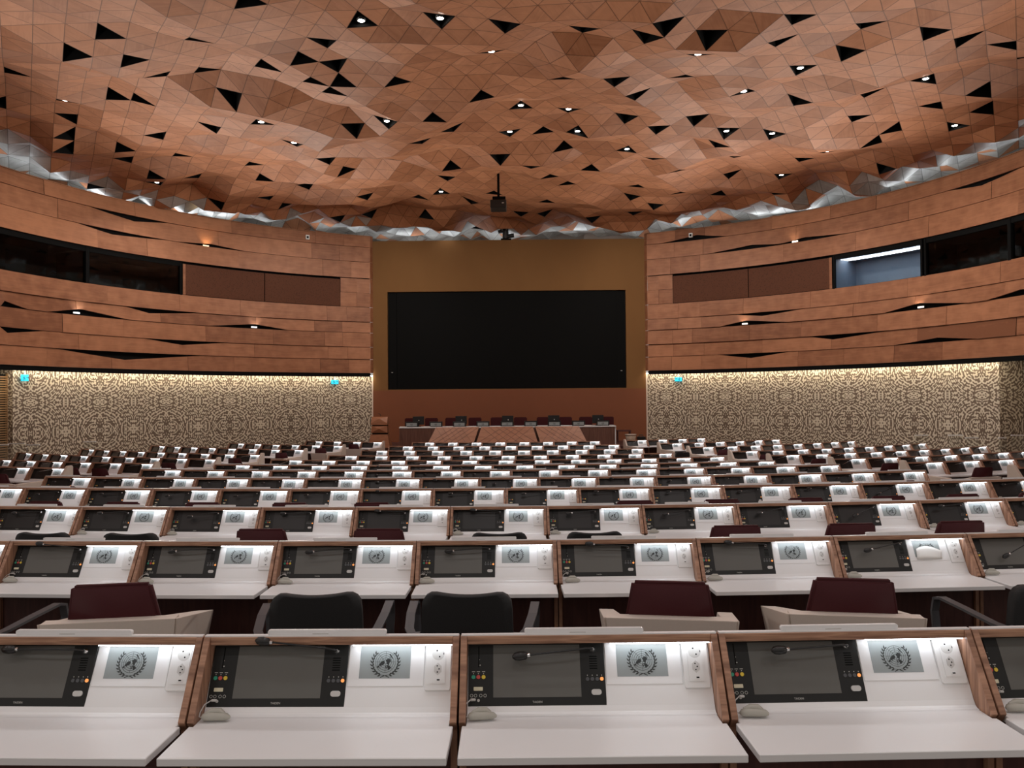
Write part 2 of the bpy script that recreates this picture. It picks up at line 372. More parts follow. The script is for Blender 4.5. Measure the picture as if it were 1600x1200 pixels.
def group_tone(t):              # one veneer shade for each flat fold of four triangles
    a = sum(k[0] - k[1] // 2 for k in t) / 6; b = sum(k[1] for k in t) / 6
    key = (math.floor(a), math.floor(b), (a % 1 + b % 1) > 1)
    if key not in gt: gt[key] = rng.gauss(0.5, 0.24)
    return gt[key]
ce = MB(); bary = []; uvs = []; tone = []
lights_at = []
for q, (t, cx, cy, rr) in enumerate(tris):
    P = [Vector((*vert(*k), vz(*k))) for k in t]
    outer = (rr > 14.1 + rng.uniform(-0.4, 0.4) and cy > HY) or (abs(cx - HX) > 14.7 and cy <= HY) or cy > 33.7
    if outer and rng.random() < 0.16: outer = False
    if q in hole_of:
        c = (P[0] + P[1] + P[2]) / 3
        P = [p + (c - p) * 0.07 for p in P]
        U = [p + Vector((0, 0, 0.35)) for p in P]
        ce.add([*P, *U], [(0, 1, 4, 3), (1, 2, 5, 4), (2, 0, 3, 5)], 2)
        for _ in range(3): bary.append([(1, 1, 1)] * 4); uvs.append([(0, 0)] * 4); tone.append(0.5)
        if hole_of[q] in LIT: lights_at.append((hole_of[q], c))
        continue
    ce.add(P, [(0, 1, 2)], 1 if outer else 0)
    a = rng.choice((0.0, PI / 3, -PI / 3)) + rng.uniform(-0.1, 0.1); ox, oy = rng.uniform(0, 50), rng.uniform(0, 50)
    uvs.append([(ox + p.x * math.cos(a) + p.y * math.sin(a), oy - p.x * math.sin(a) + p.y * math.cos(a)) for p in P])
    bary.append([(1, 0, 0), (0, 1, 0), (0, 0, 1)]); tone.append(group_tone(t) + rng.gauss(0.0, 0.07))
def attrs(o, uvs, tone, bary=None):
    me = o.data; uvl = me.uv_layers.new(name='grain')
    uvl.data.foreach_set('uv', [c for f in uvs for p in f for c in p])
    at = me.attributes.new('tone', 'FLOAT', 'FACE'); at.data.foreach_set('value', tone)
    if bary:
        ca = me.color_attributes.new('bary', 'FLOAT_COLOR', 'CORNER'); ca.data.foreach_set('color', [c for f in bary for p in f for c in (*p, 1.0)])
co = struct('ceiling', ce, ['ceil', 'silver', 'matte'], recalc=False)
attrs(co, uvs, tone, bary)
struct('ceiling_backing', MB().box(-19, 18, -7, 39.5, 10.6, 10.7), 'matte')
# ------------------------------------------------------------------ round side walls
ZW = lambda h: EYE + h
SEAMS = [6.90, 6.40, 5.77, 5.08, 3.86, 3.24, 2.78, 2.18, 1.66, 1.08]     # heights above the eye; 5.08-3.86 is the window band
gp = {'left': {1: [(139, 210, 262, .17, 'd')], 2: [(120, 176, 262, .14, 'd'), (275, 330, 382, .10, 'u')], 5: [(195, 233, 312, .16, 'd')],
               6: [(0, 6, 42, .16, 'u'), (75, 125, 202, .20, 'u'), (326, 398, 450, .17, 'u')], 7: [(0, 12, 70, .16, 'd'), (225, 285, 352, .16, 'd')], 8: [(86, 195, 315, .26, 'd')]},
      'right': {1: [(1037, 1090, 1135, .19, 'u'), (1484, 1536, 1600, .14, 'd')], 2: [(1105, 1176, 1225, .15, 'u'), (1212, 1258, 1326, .13, 'u')], 5: [(1146, 1190, 1255, .14, 'd')],
                6: [(1124, 1165, 1232, .18, 'u'), (1382, 1436, 1513, .20, 'u'), (1543, 1598, 1640, .16, 'u')], 7: [(1262, 1300, 1386, .16, 'd')], 8: [(1120, 1172, 1232, .18, 'd'), (1397, 1465, 1525, .14, 'u')]}}
def hat(phi, a, p, b):
    lo, hi = min(a, b), max(a, b)
    if phi <= lo or phi >= hi: return 0.0
    return (phi - lo) / (p - lo) if phi < p else (hi - phi) / (hi - p)
PHI0 = math.asin(5.86 / HR)
boards_geo = {}
for side, sg in (('left', -1), ('right', 1)):
    gaps = {k: [(wall_phi(a), wall_phi(p), wall_phi(b), g, m) for a, p, b, g, m in v] for k, v in gp[side].items()}
    mb = MB(); uvs = []; tone = []
    rg = random.Random(5 if sg < 0 else 6)
    def edge(k, phi, upper):           # height of seam k for the board above (upper) or below it
        z = SEAMS[k]
        for a, p, b, g, m in gaps.get(k, []):
            h = hat(phi, a, p, b)
            if m == 'u' and upper: z += g * h
            if m == 'd' and not upper: z -= g * h
        return z + (0.004 if upper else -0.004)
    for k in range(9):
        if k == 3: continue
        # planks of one board course
        knots = [PHI0]; end = PI / 2
        while knots[-1] < end: knots.append(knots[-1] + (rg.uniform(0.05, 0.09) if len(knots) < 3 else rg.uniform(0.12, 0.26)))
        knots[-1] = end
        brk = sorted(set([abs(x) for v in (gaps.get(k, []), gaps.get(k + 1, [])) for g in v for x in g[:3]]))
        rlow = -0.03 - 0.03 * rg.random(); 
        for a, b in zip(knots, knots[1:]):
            n = max(2, int((b - a) / 0.02)); ph = sorted([a + (b - a) * i / n for i in range(n + 1)] + [x for x in brk if a + 1e-4 < x < b - 1e-4])
            ph[0] += 0.0002; ph[-1] -= 0.0002
            ox, oy, tn = rg.uniform(0, 90), rg.uniform(0, 90), rg.gauss(0.5, 0.2)
            jit = rg.uniform(-0.012, 0.012)
            for p0, p1 in zip(ph, ph[1:]):
                q = []
                for p in (p0, p1):
                    zt = ZW(edge(k, sg * p, False)); zb = ZW(edge(k + 1, sg * p, True))
                    q.append((p, zb, zt))
                (pa, zb0, zt0), (pb, zb1, zt1) = q
                rl, rt = HR + rlow + jit, HR + jit * 0.5
                Vs = [wall_pt(sg * pa, rl, zb0), wall_pt(sg * pb, rl, zb1), wall_pt(sg * pb, rt, zt1), wall_pt(sg * pa, rt, zt0),
                      wall_pt(sg * pa, rl + 0.07, zb0), wall_pt(sg * pb, rl + 0.07, zb1), wall_pt(sg * pb, rt + 0.05, zt1), wall_pt(sg * pa, rt + 0.05, zt0)]
                mb.add(Vs, [(0, 1, 2, 3), (0, 1, 5, 4), (3, 2, 6, 7)])
                uu = [(ox + pa * HR, oy + zb0), (ox + pb * HR, oy + zb1), (ox + pb * HR, oy + zt1), (ox + pa * HR, oy + zt0)]
                uvs += [uu, uu, uu]; tone += [tn, tn - 0.1, tn]
    # straight continuation behind the picture, and the return to the stage wall
    xs = HX + sg * HR
    mb.add([(xs, HY, ZW(1.08)), (xs, -6, ZW(1.08)), (xs, -6, ZW(6.9)), (xs, HY, ZW(6.9))], [(0, 1, 2, 3)]); uvs.append([(0, 0), (26, 0), (26, 6), (0, 6)]); tone.append(0.5)
    c = wall_pt(sg * PHI0, HR, 0); xw = HX + sg * 5.78
    for zb, zt in zip(SEAMS[1:], SEAMS):
        vs = [(c[0], c[1], ZW(zb) + .004), (xw, 33.95, ZW(zb) + .004), (xw, 33.95, ZW(zt) - .004), (c[0], c[1], ZW(zt) - .004)]
        mb.add(vs, [(0, 1, 2, 3)]); o_ = rg.uniform(0, 50); uvs.append([(o_, zb), (o_ + .3, zb), (o_ + .3, zt), (o_, zt)]); tone.append(rg.uniform(0.1, 0.5))
    wl = struct('wall_' + side, mb, 'board', recalc=False); attrs(wl, uvs, tone)
    # black backing behind the boards (not behind the booth windows)
    bk = MB(); n = 60; pw = abs(wall_phi(284 if sg < 0 else 1302))
    def strip(m, r0, z0, r1, z1, pa, pb, n=60, mat=0):
        vs = [wall_pt(sg * (pa + (pb - pa) * i / n), r, z) for r, z in ((r0, z0), (r1, z1)) for i in range(n + 1)]
        m.add(vs, [(i, i + 1, n + 2 + i, n + 1 + i) for i in range(n)], mat)
    strip(bk, HR + .12, ZW(5.06), HR + .12, ZW(6.86), PHI0, PI / 2); strip(bk, HR + .12, ZW(1.05), HR + .12, ZW(3.88), PHI0, PI / 2)
    strip(bk, HR + .12, ZW(3.8), HR + .12, ZW(5.1), PHI0, pw - 0.004)
    strip(bk, HR - .01, ZW(.93), HR - .01, ZW(1.07), PHI0, PI / 2); strip(bk, HR - .01, ZW(.93), HR + .10, ZW(.93), PHI0, PI / 2); strip(bk, HR + .10, ZW(.985), HR + .42, ZW(.985), PHI0, PI / 2)
    strip(bk, HR - 0.02, ZW(6.86), HR + .75, ZW(6.80), PHI0, PI / 2)
    strip(bk, HR + .75, ZW(6.80), HR + .75, ZW(6.2), PHI0, PI / 2)
    struct('trim_' + ('1' if sg < 0 else '2'), bk, 'matte', recalc=False)
    # perforated panels and plain boards of the window band
    pf = MB(); uvp = []
    pn = [abs(wall_phi(x)) for x in ((532, 414, 290) if sg < 0 else (1051, 1169, 1296))]
    for a, b in zip(pn, pn[1:]): strip(pf, HR + .03, ZW(3.88), HR + .02, ZW(5.0), a + .001, b - .001, 12)
    struct('wall_%s_perforated' % side, pf, 'perf', recalc=False)
    fp = MB(); uvf = []; tnf = []
    def piece(a, b, z0, z1, r=HR + .02, t=None):
        o_ = rg.uniform(0, 50); vs = [wall_pt(sg * p, r, ZW(z)) for p, z in ((a, z0), (b, z0), (b, z1), (a, z1))]
        fp.add(vs, [(0, 1, 2, 3)]); uvf.append([(o_, z0), (o_ + (b - a) * HR, z0), (o_ + (b - a) * HR, z1), (o_, z1)]); tnf.append(t if t is not None else rg.gauss(0.45, .15))
    p0 = pn[0]; pm = (PHI0 * 0.55 + p0 * 0.45)
    piece(PHI0, pm, 3.87, 4.46, HR - .01); piece(pm, p0, 3.87, 4.46); piece(PHI0, pm, 4.47, 5.06, HR + .03); piece(pm, p0, 4.47, 5.06, HR + .0)
    piece(pn[2], pw - .003, 3.87, 5.0, HR + .0, 0.3)
    fo = struct('wall_%s_panel' % side, fp, 'board', recalc=False); attrs(fo, uvf, tnf)
    # lower wall of labyrinth relief, set back under the boards
    pe = abs(wall_phi(20 if sg < 0 else 1562, HR + .38, 640))
    lw = MB(); n = 70; uvl = []
    pa0 = math.asin(5.84 / (HR + .38))
    def relief(m, r, a, b, n, z0=ZF, z1=ZW(.985)):
        for i in range(n):
            p, q = a + (b - a) * i / n, a + (b - a) * (i + 1) / n
            m.add([wall_pt(sg * p, r, z0), wall_pt(sg * q, r, z0), wall_pt(sg * q, r, z1), wall_pt(sg * p, r, z1)], [(0, 1, 2, 3)])
            uvl.append([(p * r - pe * r + .62, z0), (q * r - pe * r + .62, z0), (q * r - pe * r + .62, z1), (p * r - pe * r + .62, z1)])
    relief(lw, HR + .38, pa0, pe, 64)
    P0, P1 = wall_pt(sg * pe, HR + .38, ZF), wall_pt(sg * pe, HR + 1.3, ZF)
    lw.add([P0, P1, (P1[0], P1[1], ZW(.985)), (P0[0], P0[1], ZW(.985))], [(0, 1, 2, 3)]); uvl.append([(0, ZF), (.9, ZF), (.9, ZW(.985)), (0, ZW(.985))])
    relief(lw, HR + 1.3, pe, PI / 2, 12)
    lo = struct('wall_%s_relief' % side, lw, 'pattern', recalc=False); attrs(lo, uvl, [0.5] * len(uvl))
    sf = MB(); strip(sf, HR + .38, ZW(.985), HR + 1.4, ZW(.985), pe, PI / 2); struct('trim_' + ('3' if sg < 0 else '4'), sf, 'beige', recalc=False)
    # pale edge strip beside the stage wall
    e0 = wall_pt(sg * pa0, HR + .33, 0)
    struct('trim_' + ('5' if sg < 0 else '6'), MB().box(e0[0] - .05, e0[0] + .05, e0[1] - .05, e0[1] + .12, ZF, ZW(.96)), 'beige')
    # wall washer strip and cove strip
    ws = MB(); strip(ws, HR + .12, ZW(.978), HR + .18, ZW(.978), pa0 + .004, pe + .1, 60); strip(ws, HR + .12, ZW(.95), HR + .12, ZW(.978), pa0 + .004, pe + .1, 60)
    tag(ws.build('light_strip', 'wash', recalc=False), 'warm white light strip under the boards above the %s patterned wall' % side, 'light strip', 'wall washer strips')
    cv = MB(); strip(cv, HR + .10, ZW(6.875), HR + .18, ZW(6.875), PHI0, PI / 2, 60)
    tag(cv.build('cove_light', 'cove', recalc=False), 'cool white cove light on top of the %s board wall under the ceiling' % side, 'cove light', 'cove lights')
    # outer skirt closing the cove
    sk = MB(); strip(sk, 17.5, ZW(6.2), 17.5, 10.6, 0.2, PI / 2); struct('trim_' + ('7' if sg < 0 else '8'), sk, 'beige', recalc=False)
    # side wall behind the picture, lower part
    xl = HX + sg * (HR + 1.3)
    struct('wall_%s_rear' % side, MB().add([(xl, HY, -1), (xl, -6, -1), (xl, -6, ZW(1.08)), (xl, HY, ZW(1.08))], [(0, 1, 2, 3)]), 'beige')
# ------------------------------------------------------------------ interpreters' booths behind the window band
def booth(side, sg, xa, xb, lit, idx, frame_right=True):
    a, b = sorted((wall_phi(xa), wall_phi(xb))); z0, z1 = ZW(3.84), ZW(5.06)
    n = 8; ph = [a + (b - a) * i / n for i in range(n + 1)]
    win = thing('window_%d' % idx, None, None); win['kind'] = 'structure'
    def arc(m, r0, zz0, r1, zz1, mat=0):
        vs = [wall_pt(p, r, z) for r, z in ((r0, zz0), (r1, zz1)) for p in ph]
        m.add(vs, [(i, i + 1, n + 2 + i, n + 1 + i) for i in range(n)], mat)
    g = MB(); arc(g, HR + .07, z0, HR + .07, z1); g.build('pane', 'glass', win, recalc=False)
    fr = MB()
    arc(fr, HR + .02, z1 - .15, HR + .02, z1); arc(fr, HR + .02, z1 - .15, HR + .10, z1 - .15)
    for p in (a, b):
        c = wall_pt(p, HR + .05, 0); t = Vector((math.cos(p), -math.sin(p), 0)) * .035; r = Vector((math.sin(p), math.cos(p), 0)) * .05
        q = [Vector(c) + t * s1 + r * s2 for s1, s2 in ((-1, -1), (1, -1), (1, 1), (-1, 1))]
        fr.add([(v.x, v.y, z0) for v in q] + [(v.x, v.y, z1) for v in q], [(0, 1, 5, 4), (1, 2, 6, 5), (2, 3, 7, 6), (3, 0, 4, 7)])
    fr.build('window_frame', 'matte', win)
    rm = MB(); wallm = 1 if lit else 0
    zc = z1 - .10; arc(rm, HR + 1.5, z0, HR + 1.5, zc, wallm); arc(rm, HR + .1, zc, HR + 1.5, zc, wallm); arc(rm, HR + .1, z0, HR + 1.5, z0, 0)
    for p in (a, b):
        rm.add([wall_pt(p, HR + .1, z0), wall_pt(p, HR + 1.5, z0), wall_pt(p, HR + 1.5, zc), wall_pt(p, HR + .1, zc)], [(0, 1, 2, 3)], wallm)
    tag(rm.build('wall_booth', ['booth', 'boothblue'], recalc=False), kind='structure')
    if lit:
        st = MB(); arc(st, HR + .45, zc - .012, HR + .95, zc - .012)
        tag(st.build('light_strip', 'boothled', recalc=False), 'white light strip along the ceiling of the lit blue booth', 'light strip')
        d0, d1 = a + (b - a) * .80, a + (b - a) * .985
        dr = thing('door_1', None, None); dr['kind'] = 'structure'
        c0, c1 = Vector(wall_pt(d0, HR + 1.47, 0)), Vector(wall_pt(d1, HR + 1.47, 0)); t = (c1 - c0)
        nn = Vector((math.sin((d0 + d1) / 2), math.cos((d0 + d1) / 2), 0)) * -.015
        m = MB(); vs = [c0, c1, c1 + nn, c0 + nn]
        m.add([(v.x, v.y, z0) for v in vs] + [(v.x, v.y, z1 - .3) for v in vs], [(0, 1, 2, 3), (4, 5, 6, 7), (0, 1, 5, 4), (1, 2, 6, 5), (2, 3, 7, 6), (3, 0, 4, 7)])
        m.build('door_leaf', 'boothblue', dr)
        k = c0 + t * .12 + nn * 2; MB().lathe([(.0, -.03), (.03, -.02), (.035, 0), (.03, .02), (0, .03)], (k.x, k.y, z0 + .28), 10).build('door_knob', 'chrome', dr)
booth('left', -1, 283, 138, False, 1); booth('left', -1, 136, -120, False, 2)
booth('right', 1, 1303, 1440, True, 3); booth('right', 1, 1446, 1577, False, 4); booth('right', 1, 1579, 1700, False, 5)
p = wall_phi(1590); c = Vector(wall_pt(p, HR + .35, 0)); t = Vector((math.cos(p), -math.sin(p), 0))
m = MB(); q = [c - t * .10, c + t * .9, c + t * .9 + Vector((0.03, .03, 0)), c - t * .10 + Vector((.03, .03, 0))]
m.add([(v.x, v.y, ZW(3.86)) for v in q] + [(v.x, v.y, ZW(4.86)) for v in q], [(0, 1, 5, 4), (1, 2, 6, 5), (2, 3, 7, 6), (3, 0, 4, 7), (4, 5, 6, 7)])
tag(m.build('white_panel', 'whitewall'), 'plain pale panel standing behind the glass at the right picture edge', 'panel')
# wooden louvre in the left recess
A = Vector(wall_pt(wall_phi(-95, HR + .62, 640), HR + .62, ZF)); B = Vector(wall_pt(wall_phi(12, HR + .60, 640), HR + .60, ZF)); t = B - A; ln = t.length
lv = thing('louvre_screen', 'wooden louvre screen of thin horizontal slats beside the left patterned wall', 'screen', tuple(A), math.atan2(t.y, t.x))
m = MB()
for i in range(44): m.box(.05, ln - .05, -.02, .02, .08 + i * .072, .08 + i * .072 + .040)
m.build('slats', 'louvre', lv)
for x in (0, ln - .05): MB().box(x, x + .05, -.03, .04, 0, 3.3).build('post', 'louvre', lv)
MB().box(0, ln, .03, .05, 0, 3.28).build('backing', 'matte', lv)
# ------------------------------------------------------------------ stage wall
xl, xr_ = HX - 5.80, HX + 5.80
YW = 34.0
def bwall(x0, x1, z0, z1, y0=YW, y1=YW + .3): return MB().box(x0, x1, y0, y1, z0, z1)
SX0, SX1, SZ0, SZ1 = -5.70, 4.52, ZW(.34), ZW(4.57)
m = MB(); m.box(xl, SX0, YW, YW + .3, ZW(.32), ZW(6.72)); m.box(SX1, xr_, YW, YW + .3, ZW(.32), ZW(6.72)); m.box(SX0, SX1, YW, YW + .3, SZ1, ZW(6.72))
struct('wall_stage', m, 'tan')
struct('wall_stage_base', bwall(xl, xr_, ZF, ZW(.342), YW - .02, YW + .3), 'rust')
struct('trim_9', MB().box(xl - .2, xr_ + .2, YW + .3, YW + .9, ZW(6.55), ZW(6.62)), 'matte')
tag(MB().box(xl, xr_, YW + .36, YW + .44, ZW(6.66), ZW(6.68)).build('cove_light', 'cove'), 'cool white cove light above the tan stage wall', 'cove light', 'cove lights')
struct('trim_10', MB().box(-10, 9, 38.0, 38.1, ZW(5.5), 10.6), 'beige')
vw = thing('video_wall', 'large switched-off black video wall filling the stage wall', 'screen', ((SX0 + SX1) / 2, YW, SZ0))
hw, hh = (SX1 - SX0) / 2, SZ1 - SZ0
MB().box(-hw, hw, .20, .29, 0, hh).build('backing', 'matte', vw)
MB().box(-hw + .42, hw - .38, .10, .2, .01, hh - .01).build('screen', 'videowall', vw)
m = MB()
for x0, x1, z0, z1 in ((-hw, -hw + .035, 0, hh), (hw - .035, hw, 0, hh), (-hw + .035, hw - .035, 0, .035), (-hw + .035, hw - .035, hh - .03, hh)): m.box(x0, x1, -.008, .2, z0, z1)
m.build('frame', 'tan', vw)
for s, x in ((-1, -hw + .23), (1, hw - .21)):
    sp_ = MB().box(x - .17, x + .17, .12, .2, .04, hh - .04).build('speaker_column', 'matte', vw)
    MB().lathe([(.0, 0), (.035, .005), (.035, .03), (.0, .035)], (0, 0, 0), 10).build('sensor', 'lgrey', sp_).location = (x - .02, .10, .75)
# stage platform
pl = MB(); n = 24; ZS = -0.15
vs = []
for z in (ZF, ZS):
    for k in range(n + 1):
        a = -0.62 + 1.24 * k / n; pp = polar(12.7, a); vs.append((max(min(pp[0], xr_), xl), pp[1], z))
pl.add(vs, [(k, k + 1, n + 2 + k, n + 1 + k) for k in range(n)])
top = [vs[n + 1 + k] for k in range(n + 1)] + [(xr_, YW - .02, ZS), (xl, YW - .02, ZS)]
pl.add(top, [tuple(range(len(top)))]); struct('floor_stage', pl, 'darkwood')
# ------------------------------------------------------------------ desks
PA = math.atan2(0.098, 0.195); PV = Vector((0, math.sin(PA), math.cos(PA))); PN = Vector((0, -math.cos(PA), math.sin(PA)))
PO = Vector((-0.377, -0.048, 0.750))
PH = 0.218
def pf(u, v, n=0.0): return tuple(PO + Vector((u, 0, 0)) + PV * v + PN * n)
PMAT = Matrix(((1, 0, 0), (0, PV.y, PV.z), (0, PN.y, PN.z))).transposed().to_4x4()
def slab(m, u0, u1, v0, v1, n0, n1, mat=0): return m.box(u0, u1, v0, v1, n0, n1, mat, fn=pf)
def rrect(u0, u1, v0, v1, r, k=4):
    o = []
    for cx, cy, a in ((u1 - r, v1 - r, 0), (u0 + r, v1 - r, 90), (u0 + r, v0 + r, 180), (u1 - r, v0 + r, 270)):
        for i in range(k + 1): q = math.radians(a + 90 * i / k); o.append((cx + r * math.cos(q), cy + r * math.sin(q)))
    return o
def plate(m, poly, n0, n1, mat=0): return m.prism(poly, n0, n1, mat, fn=lambda t, p, q: pf(p, q, t))
def circ(u, v, r, k=14): return [(u + r * math.cos(2 * PI * i / k), v + r * math.sin(2 * PI * i / k)) for i in range(k)]
def emblem_mesh(cx, cy, r, full=True, fn=None, n=0.0):
    m = MB(); fn = fn or (lambda u, v: pf(u, v, n))
    def poly(pts): m.add([fn(cx + x * r, cy + y * r) for x, y in pts], [tuple(range(len(pts)))])
    def ring(R, wd, k=40):
        vs = [fn(cx + q * r * math.cos(2 * PI * i / k), cy + q * r * math.sin(2 * PI * i / k)) for q in (R - wd, R) for i in range(k)]
        m.add(vs, [(i, (i + 1) % k, (i + 1) % k + k, i + k) for i in range(k)])
    for R in ((1.0, .8, .6, .4, .2) if full else (1.0, .66)): ring(R, 0.035 if full else .07, 40 if full else 20)
    for k in range(8 if full else 0):
        a = k * PI / 4; c, s = math.cos(a), math.sin(a); h = .014
        poly([(.2 * c - h * s, .2 * s + h * c), (.2 * c + h * s, .2 * s - h * c), (c + h * s, s - h * c), (c - h * s, s + h * c)])
    for pts in ([(-.05, .0), (-.22, .12), (-.42, .02), (-.62, -.22), (-.66, -.36), (-.46, -.40), (-.34, -.28), (-.16, -.26), (-.1, -.1)],
                [(.0, .14), (.18, .3), (.46, .28), (.52, .06), (.38, -.08), (.34, -.3), (.12, -.2), (.08, -.02)],
                [(.08, -.3), (.34, -.34), (.56, -.5), (.46, -.68), (.3, -.78), (.2, -.52)],
                [(-.02, -.36), (.06, -.36), (.16, -.6), (.08, -.66)],
                [(-.56, -.42), (-.74, -.36), (-.86, -.5), (-.7, -.58)],
                [(.3, .72), (.5, .44), (.6, .5), (.44, .76)], [(.5, .42), (.66, .28), (.7, .34), (.56, .48)]): poly(pts)
    # olive branches
    for s in (-1, 1):
        nl = 9
        pts = []
        for k in range(nl + 1):
            a = math.radians(-84 + 118 * k / nl); R = 1.22 + .06 * math.sin(PI * k / nl); pts.append((s * R * math.cos(a), R * math.sin(a) * 1.02 - .02))
        for (x0, y0), (x1, y1) in zip(pts, pts[1:]):
            dx, dy = x1 - x0, y1 - y0; l = math.hypot(dx, dy); nx, ny = -dy / l * .02, dx / l * .02
            poly([(x0 - nx, y0 - ny), (x0 + nx, y0 + ny), (x1 + nx, y1 + ny), (x1 - nx, y1 - ny)])
        for k in range(1, nl + 1):
            x, y = pts[k]; px_, py_ = pts[k - 1]; a = math.atan2(y - py_, x - px_)
            for off, ln in ((.50, .40), (-.50, .36)):
                b = a + off; c, d = math.cos(b), math.sin(b); wd = .075
                poly([(x, y), (x + c * ln * .45 - d * wd, y + d * ln * .45 + c * wd), (x + c * ln, y + d * ln), (x + c * ln * .45 + d * wd, y + d * ln * .45 - c * wd)])
        poly([(s * .1, -1.24), (s * .45, -1.42), (s * .42, -1.48), (s * -.05, -1.28)])
    return m
def text_mesh(body, size):
    cu = bpy.data.curves.new('t', 'FONT'); cu.body = body; cu.size = size; cu.align_x = 'CENTER'
    o = bpy.data.objects.new('t', cu); COL.objects.link(o)
    dg = bpy.context.evaluated_depsgraph_get(); me = bpy.data.meshes.new_from_object(o.evaluated_get(dg))
    bpy.data.objects.remove(o); return [tuple(v.co) for v in me.vertices], [tuple(p.vertices) for p in me.polygons]
TXT = text_mesh('TAIDEN', 0.0085)
MIC_BASE = pf(.389, .183, .0065)
def make_desk(lod):
    d = thing('delegate_desk', 'desk', 'desk', (0, 0, 0))
    prof = [(0, RAIL), (-.13, .757), (-.108, .727), (-.108, 0), (.075, 0), (.075, .93), (.022, RAIL)]
    railp = [(-.002, .945), (-.002, RAIL), (.0, RAIL), (.06, RAIL), (.06, .945)]
    if lod < 3:
        for x in (-.398, .378): MB().prism(prof, x, x + .02).build('side_panel', 'walnut', d, bevel=.0012 if lod == 1 else 0)
        MB().prism([(0, .945), (0, RAIL), (.022, RAIL), (.058, .945)], -.378, .378).build('top_rail', 'walnutx', d, bevel=.0012 if lod == 1 else 0)
        MB().box(-.396, .396, .003, .020, RAIL, RAIL + .004).build('ledge', 'white', d)
        nh = MB().prism(rrect(-.20, .17, RAIL + .004, RAIL + .020,   .006, 3), .005, .018, fn=lambda t, p, q: (p, t, q))
        nh.box(-.06, -.01, .0045, .006, RAIL + .007, RAIL + .0095, 1); nh.build('nameplate_holder', ['white', 'lgrey'], d)
        MB().box(-.378, .378, .060, .073, .02, .93).build('back_panel', 'darkwood', d)
        MB().box(-.378, .378, -.085, -.07, .06, .728).build('modesty_panel', 'darkwood', d)
    else:
        m = MB()
        for x in (-.398, .378): m.prism(prof, x, x + .02)
        m.prism([(0, .945), (0, RAIL), (.022, RAIL), (.058, .945)], -.378, .378); m.build('frame', 'walnut', d)
        MB().box(-.378, .378, -.085, .07, .06, .728).build('cabinet', 'darkwood', d)
    wt = [(-.3885, -.345), (.3885, -.345), (.3885, -.137), (.3765, -.137), (.3765, -.05), (-.3765, -.05), (-.3765, -.137), (-.3885, -.137)]
    MB().prism(wt, .728, .75, fn=lambda t, p, q: (p, q, t)).build('worktop', 'white', d, bevel=.002 if lod < 3 else 0)
    # slanted instrument panel with a fillet into the worktop
    q = [(-.074, .7505), (-.062, .7525), (-.054, .757), (-.0445, .770), (.0505, .9445), (.057, .9445), (-.033, .7505)]
    MB().prism(q, -.3765, .3765).build('instrument_panel', 'white', d)
    # LED strip under the rail
    MB().box(.066, .374, .003, .014, .9415, .9445).build('light_strip', 'led', d)
    c = slab(MB(), .002, .425, .020, .209, .0005, .0065).build('console', 'console', d, bevel=.0012 if lod == 1 else 0)
    slab(MB(), .079, .349, .045, .199, .0066, .0070).build('console_screen', 'screen', c)
    if lod == 1:
        slab(MB(), .0325, .0355, .134, .196, .0066, .0069).build('card_slot', 'matte', c)
        for u, mt in ((.018, 'green'), (.033, 'red'), (.049, 'yellow')): plate(MB(), circ(u, .1046, .0062), .006, .009).build('button', mt, c, bevel=.0006)
        m = MB()
        for u in (.018, .033, .049): slab(m, u - .0012, u + .0012, .1135, .1165, .0066, .0069); slab(m, u - .005, u + .005, .1195, .1215, .0066, .0069)
        m.build('marking', 'mark', c); m = MB()
        for u in (.370, .385, .400, .414): slab(m, u - .0012, u + .0012, .1055, .1085, .0066, .0069)
        m.build('marking', 'mark', c); m = MB()
        for u in (.013, .025, .041, .054): 
            for v, r in ((.051, .0048),):
                k = 16; vs = [pf(u + q_ * math.cos(2 * PI * i / k), v + q_ * math.sin(2 * PI * i / k), .0069) for q_ in (r, r - .0012) for i in range(k)]
                m.add(vs, [(i, (i + 1) % k, (i + 1) % k + k, i + k) for i in range(k)])
        m.build('key_ring', 'mark', c, recalc=False); m = MB()
        slab(m, .036, .0375, .155, .157, .0066, .0069); slab(m, .0365, .040, .138, .141, .0066, .0069)
        m.build('marking', 'mark', c)
        plate(MB(), rrect(.019, .047, .065, .076, .0015, 2), .006, .0078).build('name_tag', 'tag', c)
        for u in (.370, .385, .400): plate(MB(), circ(u, .096, .0055), .006, .0078, 0).build('key', 'dgrey', c)
        plate(MB(), circ(.414, .096, .0055), .006, .0082).build('key', 'orange', c)
        m = MB()
        for i in range(6): slab(m, .378, .402, .1255 + i * .0071, .1285 + i * .0071, .0066, .0069)
        m.build('speaker_grille', 'matte', c)
        plate(MB(), rrect(.380, .411, .0495, .066, .0075, 5), .006, .0105).build('talk_button', 'lgrey', c, bevel=.001)
        MB().add([pf(.214 + x, .0285 + y, .0069) for x, y, z in TXT[0]], TXT[1]).build('lettering', 'mark', c, recalc=False)
        plate(MB(), circ(.034, .037, .0042), .006, .009).build('jack', 'lgrey', c)
    elif lod == 2:
        m = MB()
        for u, k in ((.018, 0), (.033, 1), (.049, 2), (.414, 3)): plate(m, circ(u, .1046 if k < 3 else .096, .0062, 8), .006, .009, k)
        m.build('buttons', ['green', 'red', 'yellow', 'orange'], c)
        plate(MB(), rrect(.019, .047, .065, .076, .0015, 2), .006, .0078).build('name_tag', 'tag', c)
        plate(MB(), rrect(.380, .411, .0495, .066, .0075, 3), .006, .0105).build('talk_button', 'lgrey', c)
    # gooseneck microphone lying across the console (its own frame: x along the desk, z out of the panel)
    m = MB(); k = 8 if lod == 1 else 5
